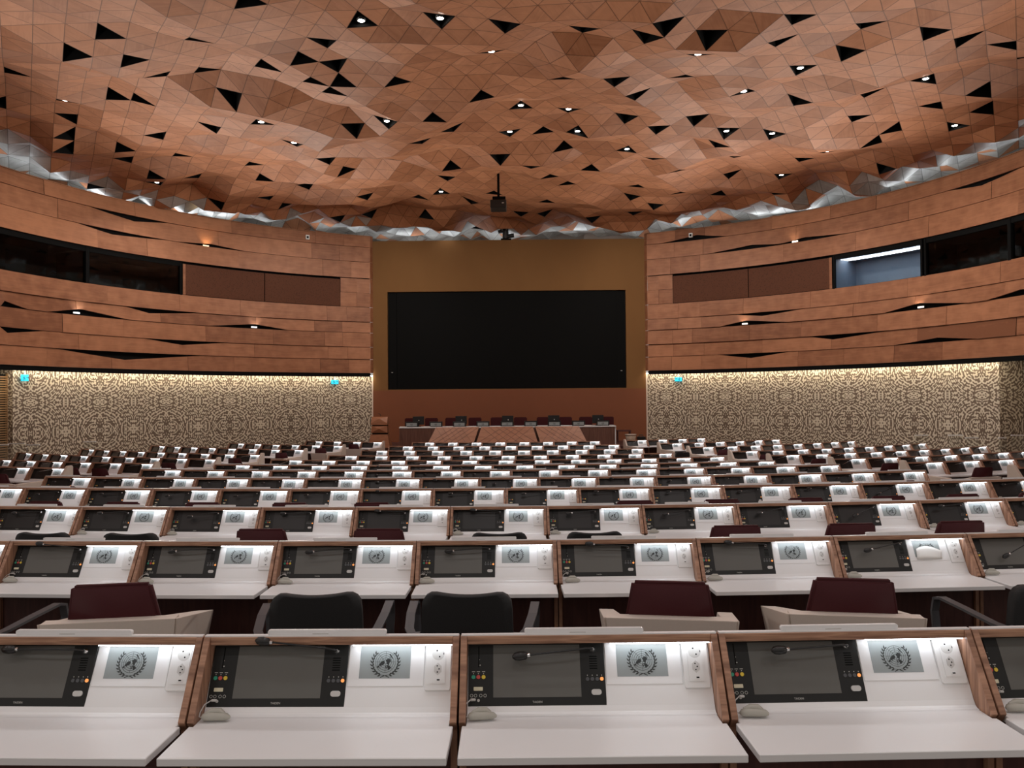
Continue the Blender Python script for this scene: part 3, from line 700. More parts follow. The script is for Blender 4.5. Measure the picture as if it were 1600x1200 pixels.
    if lod < 3:
        m.lathe([(.009, 0), (.009, .006), (.006, .009), (.0045, .014)], n=10, m=1)
        m.tube([(0, 0, .01), (-.004, 0, .026), (-.02, -.001, .038), (-.07, -.004, .043), (-.20, -.010, .043)], [.0042, .0038, .0034, .0030, .0028], k, 0)
        m.tube([(-.196, -.0098, .043), (-.204, -.0102, .043)], [.0068, .0068], k, 1)
        m.tube([(-.204, -.0102, .043), (-.209, -.0104, .043), (-.228, -.0112, .043), (-.243, -.0118, .043), (-.251, -.012, .043)], [.007, .012, .014, .0115, .004], k + 2, 0)
    else:
        m.tube([(0, 0, .0), (-.006, 0, .035), (-.20, -.010, .043)], .0035, 4, 1); m.tube([(-.2, -.01, .043), (-.22, -.011, .043), (-.24, -.0115, .043)], [.006, .011, .005], 5, 0)
    mic = m.build('microphone', ['black', 'chrome'], c)
    mic.matrix_basis = Matrix.Translation(MIC_BASE) @ PMAT
    # display panel with the emblem
    if lod == 1:
        dp = slab(MB(), .428, .664, .079, .2095, .0003, .0055).build('display_panel', 'white', d, bevel=.001)
    else: dp = slab(MB(), .428, .664, .079, .2095, .0003, .0055).build('display_panel', 'white', d)
    slab(MB(), .463, .621, .102, .198, .0056, .0060).build('display_screen', 'eink', dp)
    emblem_mesh(.543, .151, .0318, lod < 3, n=.0065).build('emblem', 'ink', dp, recalc=False)
    sp = plate(MB(), rrect(.668, .748, .066, .2085, .006, 3), .0003, .011).build('socket_plate', 'socket', d, bevel=.0012 if lod == 1 else 0)
    if lod == 1:
        slab(MB(), .684, .731, .086, .199, 0.0111, 0.0125).build('socket_module', 'socket', sp)
        m = plate(MB(), circ(.7075, .174, .0195, 22), 0.0126, 0.0132, 0)
        for a, b in ((-.004, .009), (.0045, -.009)): plate(m, circ(.7075 + a, .174 + b, .0025, 8), 0.0133, 0.0136, 1)
        slab(m, .7235, .7255, .171, .177, 0.0133, 0.0136, 1); m.build('round_socket', ['lgrey', 'matte'], sp)
        hx = [(.7075 + .0115 * x, .1285 + .0185 * y) for x, y in ((0, 1), (1, .45), (1, -.45), (0, -1), (-1, -.45), (-1, .45))]
        m = plate(MB(), hx, 0.0126, 0.0132, 0)
        for a, b in ((-.002, .009), (.004, 0), (-.001, -.009)): plate(m, circ(.7075 + a, .1285 + b, .0023, 8), 0.0133, 0.0136, 1)
        m.build('angular_socket', ['lgrey', 'matte'], sp)
        m = plate(MB(), rrect(.701, .719, .0915, .1015, .002, 2), 0.0126, 0.0134, 0); slab(m, .7055, .7145, .0945, .0985, 0.0135, 0.0138, 1)
        m.build('charging_port', ['socket', 'matte'], sp)
    elif lod == 2:
        m = MB()
        plate(m, circ(.7075, .174, .0195, 14), .0111, .0119, 0)
        for a, b in ((-.004, .174 + .009), (.0045, .174 - .009), (-.002, .1285 + .009), (.004, .1285), (-.001, .1285 - .009), (0, .0965)): plate(m, circ(.7075 + a, b, .0027, 6), .0120, .0124, 1)
        m.build('sockets', ['lgrey', 'matte'], sp)
    return d
PROTO = {k: make_desk(k) for k in (1, 2, 3)}
first = {1: True, 2: True, 3: True}
MICS = {(0, 0): -3, (0, 1): -9, (0, 2): 3, (0, 3): 1, (0, 4): 14, (1, 1): -8, (1, 2): 2, (1, 3): 3, (1, 4): 2, (1, 5): -6, (1, 6): -6, (1, 7): 9, (1, 8): 22}
rm = random.Random(3)
desk_at = {}
SCR = {}
def place_desk(row, th, label, group, lod, mic_rot=None, on=False):  # on selects the screen with the glow painted into its grey
    o = PROTO[lod] if first[lod] else copy_tree(PROTO[lod])
    first[lod] = False
    x, y = polar(ROW_R[row], th)
    o.location = (x, y, ROW_Z[row]); o.rotation_euler = (0, 0, th)
    tag(o, label, 'desk', group)
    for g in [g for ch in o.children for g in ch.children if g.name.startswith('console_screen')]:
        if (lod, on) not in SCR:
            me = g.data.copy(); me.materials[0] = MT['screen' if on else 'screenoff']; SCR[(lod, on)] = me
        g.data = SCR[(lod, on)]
    mic = [g for ch in o.children for g in ch.children if g.name.startswith('microphone')]
    a = mic_rot if mic_rot is not None else rm.choice((-5, 0, 2, 3, 4, 5, 9, 20))
    if mic: mic[0].matrix_basis = Matrix.Translation(MIC_BASE) @ PMAT @ Matrix.Rotation(math.radians(a), 4, 'Z') @ Matrix.Rotation(math.radians(rm.uniform(-4, 3)), 4, 'Y')
    return o
ROWNAME = ['nearest row', 'second row from the camera', 'third row from the camera', 'fourth row from the camera', 'fifth row from the camera'] + [ORD[i] + ' centre row from the camera' for i in range(5, 12)]
ext = {0: (1, 1), 1: (1, 1), 2: (1, 1), 3: (1, 1)}       # extra desks cut by the picture's edges
seat_th = {}
for i in range(12):
    ph, n = ROW_N[i]
    a, b = ext.get(i, (0, 0))
    lod = 1 if i < 3 else 2 if i < 7 else 3
    for c, k in enumerate(range(-a, n + b)):
        th = (k + 0.5 + ph) * W / ROW_R[i]
        cut = (k == -a and a) or (k == n + b - 1 and b)
        lab = 'white delegate desk, %s, %s from the left' % (ROWNAME[i], ORD[c])
        if cut: lab += ', cut by the edge'
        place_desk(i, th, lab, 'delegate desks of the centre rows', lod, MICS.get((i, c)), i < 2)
        seat_th[(i, c)] = th
SIDEROWS = {'left': {11: (-4.81, 27.09, 4), 10: (-5.47, 25.69, 6), 9: (-6.03, 23.62, 8), 8: (-6.62, 21.35, 9), 7: (-6.99, 18.83, 9), 6: (-7.41, 16.36, 8), 5: (-7.95, 14.16, 3)},
            'right': {11: (3.72, 26.62, 4), 10: (4.32, 25.11, 6), 9: (4.76, 22.84, 8), 8: (5.35, 20.85, 9), 7: (5.73, 18.29, 9), 6: (6.23, 16.20, 8), 5: (6.66, 13.76, 4), 4: (7.28, 11.75, 1)}}
for side, D in SIDEROWS.items():
    sg = -1 if side == 'left' else 1
    for i in sorted(D, reverse=True):
        X0, d0, n = D[i]; R = ROW_R[i]
        t0 = math.atan2(X0 - CX, CY - d0)
        for k in range(n):
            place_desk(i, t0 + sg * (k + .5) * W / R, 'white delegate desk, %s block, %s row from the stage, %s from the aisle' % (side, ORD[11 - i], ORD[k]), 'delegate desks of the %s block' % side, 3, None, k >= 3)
# beige row-end panels along the aisles
def end_panel(row, side, t0):
    sg = -1 if side == 'left' else 1
    x, y = polar(ROW_R[row] , t0 - sg * .035 / ROW_R[row])
    o = thing('row_end_panel', 'beige panel closing the aisle end of the %s block, %s row from the stage' % (side, ORD[11 - row]), 'panel', (x, y, ROW_Z[row]), t0, 'beige row ends along the aisles')
    m = MB().prism([(.07, 0), (.07, .99), (.05, 1.01), (-.03, 1.01), (-.05, 1.0), (-.20, .80), (-.22, 0)], -.028, .028); m.build('upright', 'beige', o, bevel=.006)
    m = MB().prism([(-.22, 0), (-.22, .80), (-1.05, .80), (-1.08, .77), (-1.08, 0)], -.028, .028); m.build('low_ledge', 'beige', o, bevel=.006)
for side, D in SIDEROWS.items():
    for i, (X0, d0, n) in sorted(D.items()): end_panel(i, side, math.atan2(X0 - CX, CY - d0))
end_panel(4, 'left', math.atan2(-8.35 - CX, CY - 12.2))
# ------------------------------------------------------------------ earpieces on the near desks
def make_earpiece():
    o = thing('earpiece', 'e', 'earpiece')
    m = MB(); m.tube([(-.042, 0, .012), (-.036, 0, .013), (-.018, 0, .015), (.012, 0, .015), (.034, 0, .013), (.043, 0, .011)], [.004, .0105, .0125, .012, .010, .004], 12)
    m.build('body', 'grey', o)
    MB().tube([(-.03, .004, .022), (-.01, .006, .029), (.012, .005, .029), (.026, .003, .022)], [.005, .009, .009, .004], 8).build('ear_pad', 'grey', o)
    MB().tube([(-.042, 0, .012), (-.050, .004, .012), (-.053, .02, .02), (-.047, .040, .035), (-.032, .053, .042), (-.018, .058, .040)], .0019, 6).build('cord', 'lgrey', o)
    MB().tube([(-.031, .0535, .042), (-.017, .0585, .040)], .0042, 8).build('plug', 'lgrey', o)
    return o
ep = make_earpiece(); fe = True
for (i, c), th in seat_th.items():
    if i > 3: continue
    o = ep if fe else copy_tree(ep); fe = False
    x, y = polar(ROW_R[i], th); lx, ly = -.325 + rm.uniform(-.008, .008), -.102
    o.location = (x + lx * math.cos(th) - ly * math.sin(th), y + lx * math.sin(th) + ly * math.cos(th), ROW_Z[i] + .7515)
    o.rotation_euler = (0, 0, th + rm.uniform(-.12, .12))
    tag(o, 'grey corded earpiece on the %s desk from the left, %s' % (ORD[c], ROWNAME[i]), 'earpiece', 'earpieces on the desks')
# sheet of paper lying over one display
th = seat_th[(1, 7)]; x, y = polar(ROW_R[1], th)
ps = MB(); nu, nv = 8, 4
g = lambda a, b: pf(.468 + .15 * a + .008 * b, .088 + (.055 + .022 * math.sin(3.2 * a + .3)) * b, .0095 + .003 * math.sin(a * 5) * (1 - b) + .002 * b)
ps.add([g(a / nu, b / nv) for b in range(nv + 1) for a in range(nu + 1)], [(b * (nu + 1) + a, b * (nu + 1) + a + 1, (b + 1) * (nu + 1) + a + 1, (b + 1) * (nu + 1) + a) for b in range(nv) for a in range(nu)], 0, True)
o = ps.build('paper_sheet', 'paper'); o.location = (x, y, ROW_Z[1]); o.rotation_euler = (0, 0, th)
so = o.modifiers.new('thick', 'SOLIDIFY'); so.thickness = .0006
tag(o, 'curled white paper sheet covering the lower half of a grey display, second row', 'paper')
# ------------------------------------------------------------------ chairs
def make_armchair():
    o = thing('armchair', 'a', 'chair')
    m = MB()
    def wallseg(pts, m): m.add(pts, [(0, 1, 2, 3), (4, 7, 6, 5), (0, 4, 5, 1), (1, 5, 6, 2), (2, 6, 7, 3), (3, 7, 4, 0)])
    wallseg([(-.25, -.30, .32), (.25, -.30, .32), (.25, -.23, .32), (-.25, -.23, .32), (-.29, -.33, .785), (.29, -.33, .785), (.29, -.26, .785), (-.29, -.26, .785)], m)
    for s in (-1, 1):
        wallseg([(s * .25, -.30, .32), (s * .27, .24, .32), (s * .21, .24, .32), (s * .19, -.24, .32), (s * .30, -.33, .785), (s * .34, .24, .675), (s * .265, .24, .675), (s * .225, -.26, .785)], m)
    m.box(-.25, .25, -.27, .24, .32, .36)
    m.build('shell', 'cream', o, bevel=.012, seg=2)
    MB().box(-.185, .185, -.155, .26, .36, .47).build('seat', 'burg', o, bevel=.025, seg=2)
    b = MB(); b.add([(-.185, -.225, .42), (.185, -.225, .42), (.185, -.16, .42), (-.185, -.16, .42), (-.208, -.255, .74), (.208, -.255, .74), (.205, -.19, .74), (-.205, -.19, .74),
                     (-.172, -.30, .943), (.172, -.30, .943), (.17, -.245, .943), (-.17, -.245, .943)],
                    [(0, 3, 2, 1), (0, 1, 5, 4), (1, 2, 6, 5), (2, 3, 7, 6), (3, 0, 4, 7), (4, 5, 9, 8), (5, 6, 10, 9), (6, 7, 11, 10), (7, 4, 8, 11), (8, 9, 10, 11)])
    for p in b.build('backrest', 'burg', o, bevel=.014, seg=4).data.polygons: p.use_smooth = True
    MB().lathe([(.03, .05), (.03, .32), (.09, .325)], n=12).build('pedestal', 'chrome', o)
    m = MB()
    for k in range(4):
        a = PI / 4 + k * PI / 2; m.tube([(0, 0, .055), (.15 * math.cos(a), .15 * math.sin(a), .045), (.28 * math.cos(a), .28 * math.sin(a), .014)], [.022, .018, .013], 8)
    m.build('star_base', 'chrome', o)
    return o
def make_office():
    o = thing('office_chair', 'o', 'chair')
    poly = rrect(-.215, .215, .47, .905, .07, 5)
    def cv(t, p, q): return (p * (1 - .12 * (q - .47)), -.25 - .09 * (q - .47) + t + .5 * p * p, q + .25 * max(0, q - .75) * (p * p / .04 - .5) * .5)
    m = MB(); nx, nz = 10, 14; vs = []; fs = []
    for t in (0, .05):
        for j in range(nz + 1):
            q = .6875 - .2175 * math.cos(PI * j / nz)
            e = max(0, abs(q - .6875) - .1475) / .07; hw = .215 - .07 * (1 - math.sqrt(max(0, 1 - e * e)))
            for k in range(nx + 1): vs.append(cv(t, -hw + 2 * hw * k / nx, q))
    st = (nx + 1) * (nz + 1)
    for l in range(2):
        for j in range(nz):
            for k in range(nx): a = l * st + j * (nx + 1) + k; fs.append((a, a + 1, a + nx + 2, a + nx + 1))
    bd = [k for k in range(nx)] + [j * (nx + 1) + nx for j in range(nz)] + [nz * (nx + 1) + k for k in range(nx, 0, -1)] + [j * (nx + 1) for j in range(nz, 0, -1)]
    for a, b in zip(bd, bd[1:] + bd[:1]): fs.append((a, b, b + st, a + st))
    m.add(vs, fs, 0, True); m.build('backrest', 'fabric', o, bevel=0)
    MB().box(-.23, .23, -.22, .24, .42, .48).build('seat', 'fabric', o, bevel=.025, seg=2)
    for s in (-1, 1):
        m = MB(); path = [(s * .215, -.26, .72), (s * .25, -.255, .715), (s * .272, -.20, .725), (s * .292, -.05, .755), (s * .30, .09, .775), (s * .30, .13, .765), (s * .30, .145, .70), (s * .29, .13, .47), (s * .22, .12, .44)]
        for p, q in zip(path, path[1:]):
            p, q = Vector(p), Vector(q); dn = (q - p).normalized(); b = Vector((1, 0, 0)) if abs(dn.x) < .7 else Vector((0, 1, 0))
            wv = dn.cross(Vector((0, 0, 1))); wv = (Vector((1, 0, 0)) if abs(dn.x) < .8 else Vector((0, 1, 0))) * .021; tv = dn.cross(wv).normalized() * .006; e = dn * .003
            m.add([p - wv - tv - e, p + wv - tv - e, p + wv + tv - e, p - wv + tv - e, q - wv - tv + e, q + wv - tv + e, q + wv + tv + e, q - wv + tv + e], [(0, 1, 2, 3), (4, 5, 6, 7), (0, 1, 5, 4), (1, 2, 6, 5), (2, 3, 7, 6), (3, 0, 4, 7)])
        m.build('armrest', 'dgrey', o)
    MB().tube([(0, -.10, .41), (0, -.24, .42), (0, -.275, .50), (0, -.27, .56)], .02, 8).build('back_bracket', 'black', o)
    MB().lathe([(.028, .07), (.028, .40), (.10, .415)], n=12).build('gas_column', 'black', o)
    m = MB(); w_ = MB()
    for k in range(5):
        a = k * 2 * PI / 5; m.tube([(0, 0, .09), (.28 * math.cos(a), .28 * math.sin(a), .065)], [.025, .015], 8)
    m.build('star_base', 'black', o)
    for k in range(5):
        a = k * 2 * PI / 5; x, y = .28 * math.cos(a), .28 * math.sin(a); MB().tube([(x - .012 * math.sin(a), y + .012 * math.cos(a), .027), (x + .012 * math.sin(a), y - .012 * math.cos(a), .027)], .026, 10).build('caster', 'black', o)
    return o
CH = {'b': make_armchair(), 'k': make_office()}; fc = {'b': True, 'k': True}
def chair(kind, row, px, label, off=.66, turn=0.0, group='chairs at the desks'):
    R = ROW_R[row] + off
    d = ray(px, 750); k = d.x / d.y
    # intersection of the sight column with the seat circle
    a = 1 + k * k; b = -2 * k * CX - 2 * CY; c = CX * CX + CY * CY - R * R
    y = (-b - math.sqrt(b * b - 4 * a * c)) / (2 * a); x = k * y
    th = math.atan2(x - CX, CY - y)
    o = CH[kind] if fc[kind] else copy_tree(CH[kind]); fc[kind] = False
    o.location = (x, y, ROW_Z[row]); o.rotation_euler = (0, 0, th + turn)
    tag(o, label, 'chair', group)
BETW = ['', 'between the first and second rows', 'between the second and third rows', 'between the third and fourth rows', 'between the fourth and fifth rows']
CHAIRS = {1: [('k', -14, -.12), ('b', 205, .2), ('k', 508, .08), ('k', 737, -.05), ('b', 1040, -.16), ('b', 1308, -.2), ('k', 1572, .15)],
          2: [('k', 100, 0), ('k', 231, 0), ('b', 428, 0), ('b', 602, 0), ('k', 780, 0), ('k', 921, .04), ('b', 1131, 0), ('b', 1302, 0), ('b', 1465, 0), ('b', 1610, 0)],
          3: [('b', -12, 0), ('b', 100, 0), ('b', 216, 0), ('b', 336, 0), ('b', 467, 0), ('b', 590, 0), ('b', 984, 0), ('b', 1114, 0), ('b', 1240, 0), ('b', 1364, 0), ('b', 1476, 0), ('b', 1585, 0)],
          4: [('b', 122, 0), ('b', 295, 0), ('b', 487, 0), ('k', 900, 0), ('b', 1096, 0), ('b', 1390, 0)]}
for row, Ls in CHAIRS.items():
    for n, (k, px, t) in enumerate(Ls):
        lab = '%s, %s chair from the left %s' % ('burgundy armchair with cream shell' if k == 'b' else 'black mesh-backed office chair with arms', ORD[n], BETW[row])
        off = .70 if row == 1 and k == 'k' else .66
        chair(k, row, px, lab.replace('mesh-backed ', ''), off, t)
for side, Ls in (('left', [(11, 559, 'b'), (10, 508, 'b'), (9, 448, 'b'), (8, 377, 'b'), (7, 276, 'b'), (6, 172, 'b'), (6, 128, 'b'), (5, 20, 'b')]),
                 ('right', [(9, 1061, 'k'), (9, 1124, 'b'), (8, 1189, 'b'), (7, 1268, 'b'), (6, 1376, 'b'), (5, 1516, 'b')])):
    seen = {}
    for row, px, k in Ls:
        seen[row] = seen.get(row, 0) + 1
        lab = '%s at the %s row from the stage, %s block' % ('burgundy armchair' if k == 'b' else 'black office chair', ORD[11 - row], side)
        if sum(1 for q in Ls if q[0] == row and q[2] == k) > 1: lab += ', %s of two from the aisle' % ('outer' if px == 128 else 'inner') if False else ', ' + ('farther from the aisle' if px == 128 else 'nearer the aisle')
        chair(k, row, px, lab, group='chairs in the side blocks')
# ------------------------------------------------------------------ ceiling downlights
lights_at.sort(key=lambda t: t[0][1])
bands = [[], [], []]
for h, c in lights_at: bands[0 if h[1] < 130 else 1 if h[1] < 212 else 2].append((h, c))
def make_down():
    o = thing('downlight', 'd', 'ceiling light')
    MB().lathe([(.088, 0), (.095, .0), (.095, .16), (.0, .16)], n=14).build('housing', 'black', o)
    MB().lathe([(.0, -.004), (.06, -.004), (.075, .004), (.0, .006)], n=14).build('lens', 'lamp', o)
    return o
dl = make_down(); fd = True
for bn, bl in zip(('near', 'middle', 'far'), bands):
    bl.sort(key=lambda t: t[0][0])
    for n, (h, c) in enumerate(bl):
        o = dl if fd else copy_tree(dl); fd = False
        o.location = (c.x, c.y + .04, c.z + .035); tag(o, 'lit downlight inside a black triangular ceiling opening, %s from the left, %s band' % (ORD[n], bn), 'ceiling light', 'ceiling downlights')
        spot('downlight_lamp', (c.x, c.y + .04, c.z + .02), P_DOWN if c.y < 31 else 12, WARM)
for x in (-10, -5, 0, 5, 10):
    for y in (-2, 3, 8): spot('rear_downlight_lamp', (x, y, ZC - .5), P_DOWN, WARM)
# ------------------------------------------------------------------ lamps in the gaps of the boards
def gap_lamp(px, py, hgt, label, col, watts, strength):
    p = wall_phi(px); c = wall_pt(p, HR + .02, ZW(hgt))
    o = thing('wall_lamp', label, 'wall lamp', c, -p, 'lamps in the board gaps')
    m = MB().box(-.13, .13, -.015, .06, -.045, .02); m.build('housing', 'chrome', o, bevel=.006)
    m = MB().box(-.11, .11, -.02, -.012, -.035, .012); mm = emit('gap_lens', col, strength); ob = m.build('lens', 'lamp', o); ob.data.materials[0] = mm
    q = wall_pt(p, HR - .22, ZW(hgt) - .02)
    l = bpy.data.lights.new('gap_lamp_light', 'SPOT'); l.energy = watts; l.color = col; l.shadow_soft_size = .04; l.spot_size = 1.9; l.spot_blend = .8
    lo = bpy.data.objects.new('gap_lamp_light', l); COL.objects.link(lo); lo.location = q
    dirv = Vector((math.sin(p) * .55, math.cos(p) * .55, 1.0)); lo.rotation_euler = (-dirv).to_track_quat('Z', 'Y').to_euler()
gap_lamp(120, 496, 2.86, 'cool white lamp in the long gap between boards below the left booth window', (.85, .93, 1), 9, 3.0)
gap_lamp(397, 517, 2.85, 'cool white lamp in the board gap nearest the stage on the left wall', (.85, .93, 1), 9, 3.0)
gap_lamp(322, 381, 5.80, 'warm lamp in the high board gap above the left perforated panels', (1, .75, .45), 9, 1.5)
gap_lamp(1163, 511, 2.85, 'white lamp in the board gap nearest the stage on the right wall', (1, .93, .82), 9, 3.0)
gap_lamp(1438, 487, 2.86, 'white lamp in the board gap below the dark right booth window', (1, .93, .82), 9, 3.0)
gap_lamp(1243, 379, 5.82, 'small bright lamp in the high board gap above the right perforated panels', (1, .88, .7), 4, 5.0)
# uplights washing the ceiling above both walls
for px, py, lab in ((330, 292, 'left'), (1228, 285, 'right')):
    p = wall_phi(px); c = wall_pt(p, HR + .55, ZW(6.90))
    o = thing('uplight', 'small uplight on top of the %s board wall washing the ceiling' % lab, 'uplight', c, -p, 'uplights on the walls')
    MB().lathe([(.05, 0), (.06, 0), (.06, .07), (.045, .08)], n=12).build('housing', 'black', o)
    spot('uplight_lamp', (c[0], c[1], c[2] + .12), 90, (1, .78, .52), 1.5, .9, .015, aim=(c[0] - 2.2 * math.sin(p), c[1] - 2.2 * math.cos(p), c[2] + 1))
# ------------------------------------------------------------------ exit signs
def exit_sign(px, label, arrow, wd=.30, ht=.17):
    p = wall_phi(px, HR + .2, 590); c = wall_pt(p, HR + .28, ZW(.62))
    o = thing('exit_sign', label, 'exit sign', c, -p, 'cyan exit signs')
    MB().box(-wd / 2, wd / 2, -.02, .03, 0, ht).build('light_box', 'cyan', o, bevel=.004)
    MB().box(-.02, .02, -.005, .015, ht, ht + .14).build('bracket', 'lgrey', o)
    m = MB(); y = -.022; s = arrow
    def poly(pts): m.add([(s * x, y, z) for x, z in pts], [tuple(range(len(pts)))])
    poly([(.02, .12), (.05, .155), (.06, .145), (.05, .12), (.09, .09), (.08, .08), (.03, .10)]); poly([(.03, .1), (.055, .1), (.05, .055), (.07, .02), (.055, .02), (.03, .05)]); poly([(.03, .08), (.0, .05), (-.01, .06), (.025, .1)])
    m.add([(s * (.055 + .014 * math.cos(2 * PI * k / 8)), y, .18 + .014 * math.sin(2 * PI * k / 8)) for k in range(8)], [tuple(range(8))])
    poly([(-.13, .11), (-.09, .15), (-.09, .12), (-.03, .12), (-.03, .10), (-.09, .10), (-.09, .07)])
    m.build('pictogram', 'cyandark', o, recalc=False)
exit_sign(42, 'cyan exit sign at the far left end of the left patterned wall', -1, .24, .20)
exit_sign(524, 'cyan exit sign on the left patterned wall near the stage', -1)
exit_sign(1059, 'cyan exit sign on the right patterned wall near the stage', 1)
# small white cameras on the top board
for px, s in ((480, 'left'), (1081, 'right')):
    p = wall_phi(px); c = wall_pt(p, HR - .03, ZW(6.52))
    o = thing('wall_sensor', 'small white sensor box high on the %s board wall' % s, 'sensor', c, -p, 'sensors on the walls')
    MB().box(-.08, .08, -.06, .03, 0, .18).build('body', 'socket', o, bevel=.01); MB().box(-.04, .04, -.063, -.06, .04, .13).build('window', 'matte', o)
# ------------------------------------------------------------------ hanging projector and spotlight rig
d = ray(779, 321); k = 27.0 / d.y
o = thing('projector', 'black box projector hanging below the ceiling on the room axis', 'projector', (d.x * k, 27.0, EYE + d.z * k))
MB().box(-.27, .27, -.35, .35, -.15, .12).build('body', 'black', o, bevel=.02)
MB().box(-.20, .24, -.25, .25, .12, .25).build('mount', 'matte', o, bevel=.01)
MB().box(-.04, .04, -.04, .04, .25, 1.15).build('hanger', 'matte', o)
MB().box(.12, .19, -.356, -.35, -.01, .02).build('label', 'lgrey', o); MB().tube([(0, .35, 0), (0, .42, 0)], .08, 14).build('lens', 'black', o)
o = thing('spotlight_rig', 'black stage spotlight rig above the tan stage wall', 'stage light', (-.58, YW + .1, ZW(6.72)))
MB().box(-.22, .22, -.12, .12, 0, .06).build('base', 'matte', o)
MB().tube([(-.02, -.05, .06), (-.02, -.05, .5)], .13, 12).build('head', 'black', o)
MB().tube([(-.34, -.06, .38), (-.08, -.06, .42)], .11, 12).build('lamp_head', 'black', o)
MB().tube([(.05, -.06, .16), (.34, -.06, .20)], .09, 12).build('lamp_head', 'black', o)
for x, z in ((-.16, .42), (.02, .44)): MB().tube([(x, -.18, z), (x, -.21, z)], .03, 10).build('lens', 'lgrey', o)
# ------------------------------------------------------------------ podium table
TY = 30.5; sc = TY / F; tz = .61
TX0, TX1 = (623 - 814) * sc, (962 - 814) * sc
o = thing('podium_table', 'long walnut podium table with white top and three slanted wooden front panels', 'table', ((TX0 + TX1) / 2, TY, ZS))
hx = (TX1 - TX0) / 2; th_ = tz - ZS
MB().box(-hx, hx, -.02, .85, th_ - .05, th_).build('tabletop', 'white', o, bevel=.008)
MB().box(-hx, hx - .05, 0, .04, 0, th_ - .05).build('front_panel', 'walnutv', o)
MB().box(-hx, -hx + .05, .04, .85, 0, th_ - .05).build('end_panel', 'walnutv', o)
MB().box(hx - .05, hx, .04, .85, 0, th_ - .05).build('end_panel', 'white', o, bevel=.006)
cxm = (TX0 + TX1) / 2
for a0, a1, b0, b1 in ((681, 748, 669, 740), (752, 832, 744, 840), (836, 904, 844, 916)):
    v = [(x - 814) * sc - cxm for x in (a0, a1, b0, b1)]
    m = MB().add([(v[2], -.42, .12), (v[3], -.42, .12), (v[1], -.05, th_ - .01), (v[0], -.05, th_ - .01), (v[2], -.36, .10), (v[3], -.36, .10), (v[1], -.02, th_ - .04), (v[0], -.02, th_ - .04)],
                 [(0, 1, 2, 3), (4, 7, 6, 5), (0, 4, 5, 1), (1, 5, 6, 2), (2, 6, 7, 3), (3, 7, 4, 0)])
    pn_ = m.build('slanted_panel', 'cedar', o)
    g = MB(); nl = 7
    for s in (-1, 1):
        for k in range(-3, nl + 3):
            pts = []
            for t in (0, 1):
                f = (k + s * t * 3.0) / nl
                xb = v[2] + (v[3] - v[2]) * f; xt = v[0] + (v[1] - v[0]) * f
                pts.append((f, xb + (xt - xb) * t, -.423 + .37 * t, .12 + (th_ - .13) * t))
            if all(0 <= p_[0] <= 1 for p_ in pts): g.tube([p_[1:] for p_ in pts], .006, 4)
    if g.v: g.build('inlay', 'walnutv', pn_)
# display units, monitors, papers and chairs at the podium
def make_unit():
    o = thing('podium_display', 'u', 'display')
    MB().box(-.25, .25, 0, .10, 0, .20).build('housing', 'black', o, bevel=.01)
    MB().box(-.20, .20, -.004, 0, .03, .15).build('plate', 'eink', o)
    emblem_mesh(0, .09, .032, False, fn=lambda u, v: (u, -.006, v)).build('emblem', 'ink', o, recalc=False)
    return o
u0 = make_unit(); fu = True
for n, px in enumerate((642, 680, 717, 754, 792, 829, 866, 904, 942)):
    o = u0 if fu else copy_tree(u0); fu = False
    o.location = ((px - 814) * sc, TY + .12, tz); tag(o, 'black display unit with grey emblem plate on the podium table, %s from the left' % ORD[n], 'display', 'display units on the podium')
def make_monitor():
    o = thing('monitor', 'm', 'monitor')
    MB().box(-.22, .22, 0, .04, .08, .40).build('screen_back', 'black', o, bevel=.01)
    MB().box(-.10, .10, -.08, .10, 0, .012).build('foot', 'black', o); MB().box(-.03, .03, .03, .06, .012, .2).build('stem', 'black', o)
    MB().lathe([(0, -.004), (.022, -.002), (.022, .004), (0, .004)], n=10, fn=lambda x, y, z: (x + .02, z, .24 + y)).build('badge', 'lgrey', o)
    return o
m0 = make_monitor(); fm = True
for n, px in enumerate((653, 720, 793, 865, 934)):
    o = m0 if fm else copy_tree(m0); fm = False
    o.location = ((px - 814) * sc * 1.012, TY + .42, tz); tag(o, 'black monitor seen from behind on the podium table, %s from the left' % ORD[n], 'monitor', 'monitors on the podium')
for n, px in enumerate((629, 666, 702, 736, 773, 810, 848, 884, 918)):
    q = MB().box(-.13, .13, 0, .2, 0, .022); ob = q.build('paper_stack', 'paper'); ob.location = ((px - 814) * sc, TY + .02, tz)
    tag(ob, 'small white paper stack at the front edge of the podium table, %s from the left' % ORD[n], 'papers', 'papers on the podium')
def make_pchair():
    o = thing('podium_chair', 'p', 'chair')
    MB().box(-.26, .26, .02, .10, .42, 1.07).build('backrest', 'burg', o, bevel=.03, seg=2); MB().box(-.26, .26, -.48, .04, .40, .50).build('seat', 'burg', o, bevel=.03, seg=2)
    MB().lathe([(.25, 0), (.25, .02), (.03, .04), (.03, .40)], n=14).build('pedestal', 'chrome', o)
    return o
p0 = make_pchair(); fp_ = True
for n, px in enumerate((640, 672, 704, 741, 776, 813, 849, 884, 916, 950)):
    o = p0 if fp_ else copy_tree(p0); fp_ = False
    o.location = ((px - 814) * sc * 1.035, TY + 1.42, ZS); tag(o, 'burgundy high chair behind the podium table, %s from the left' % ORD[n], 'chair', 'chairs behind the podium')
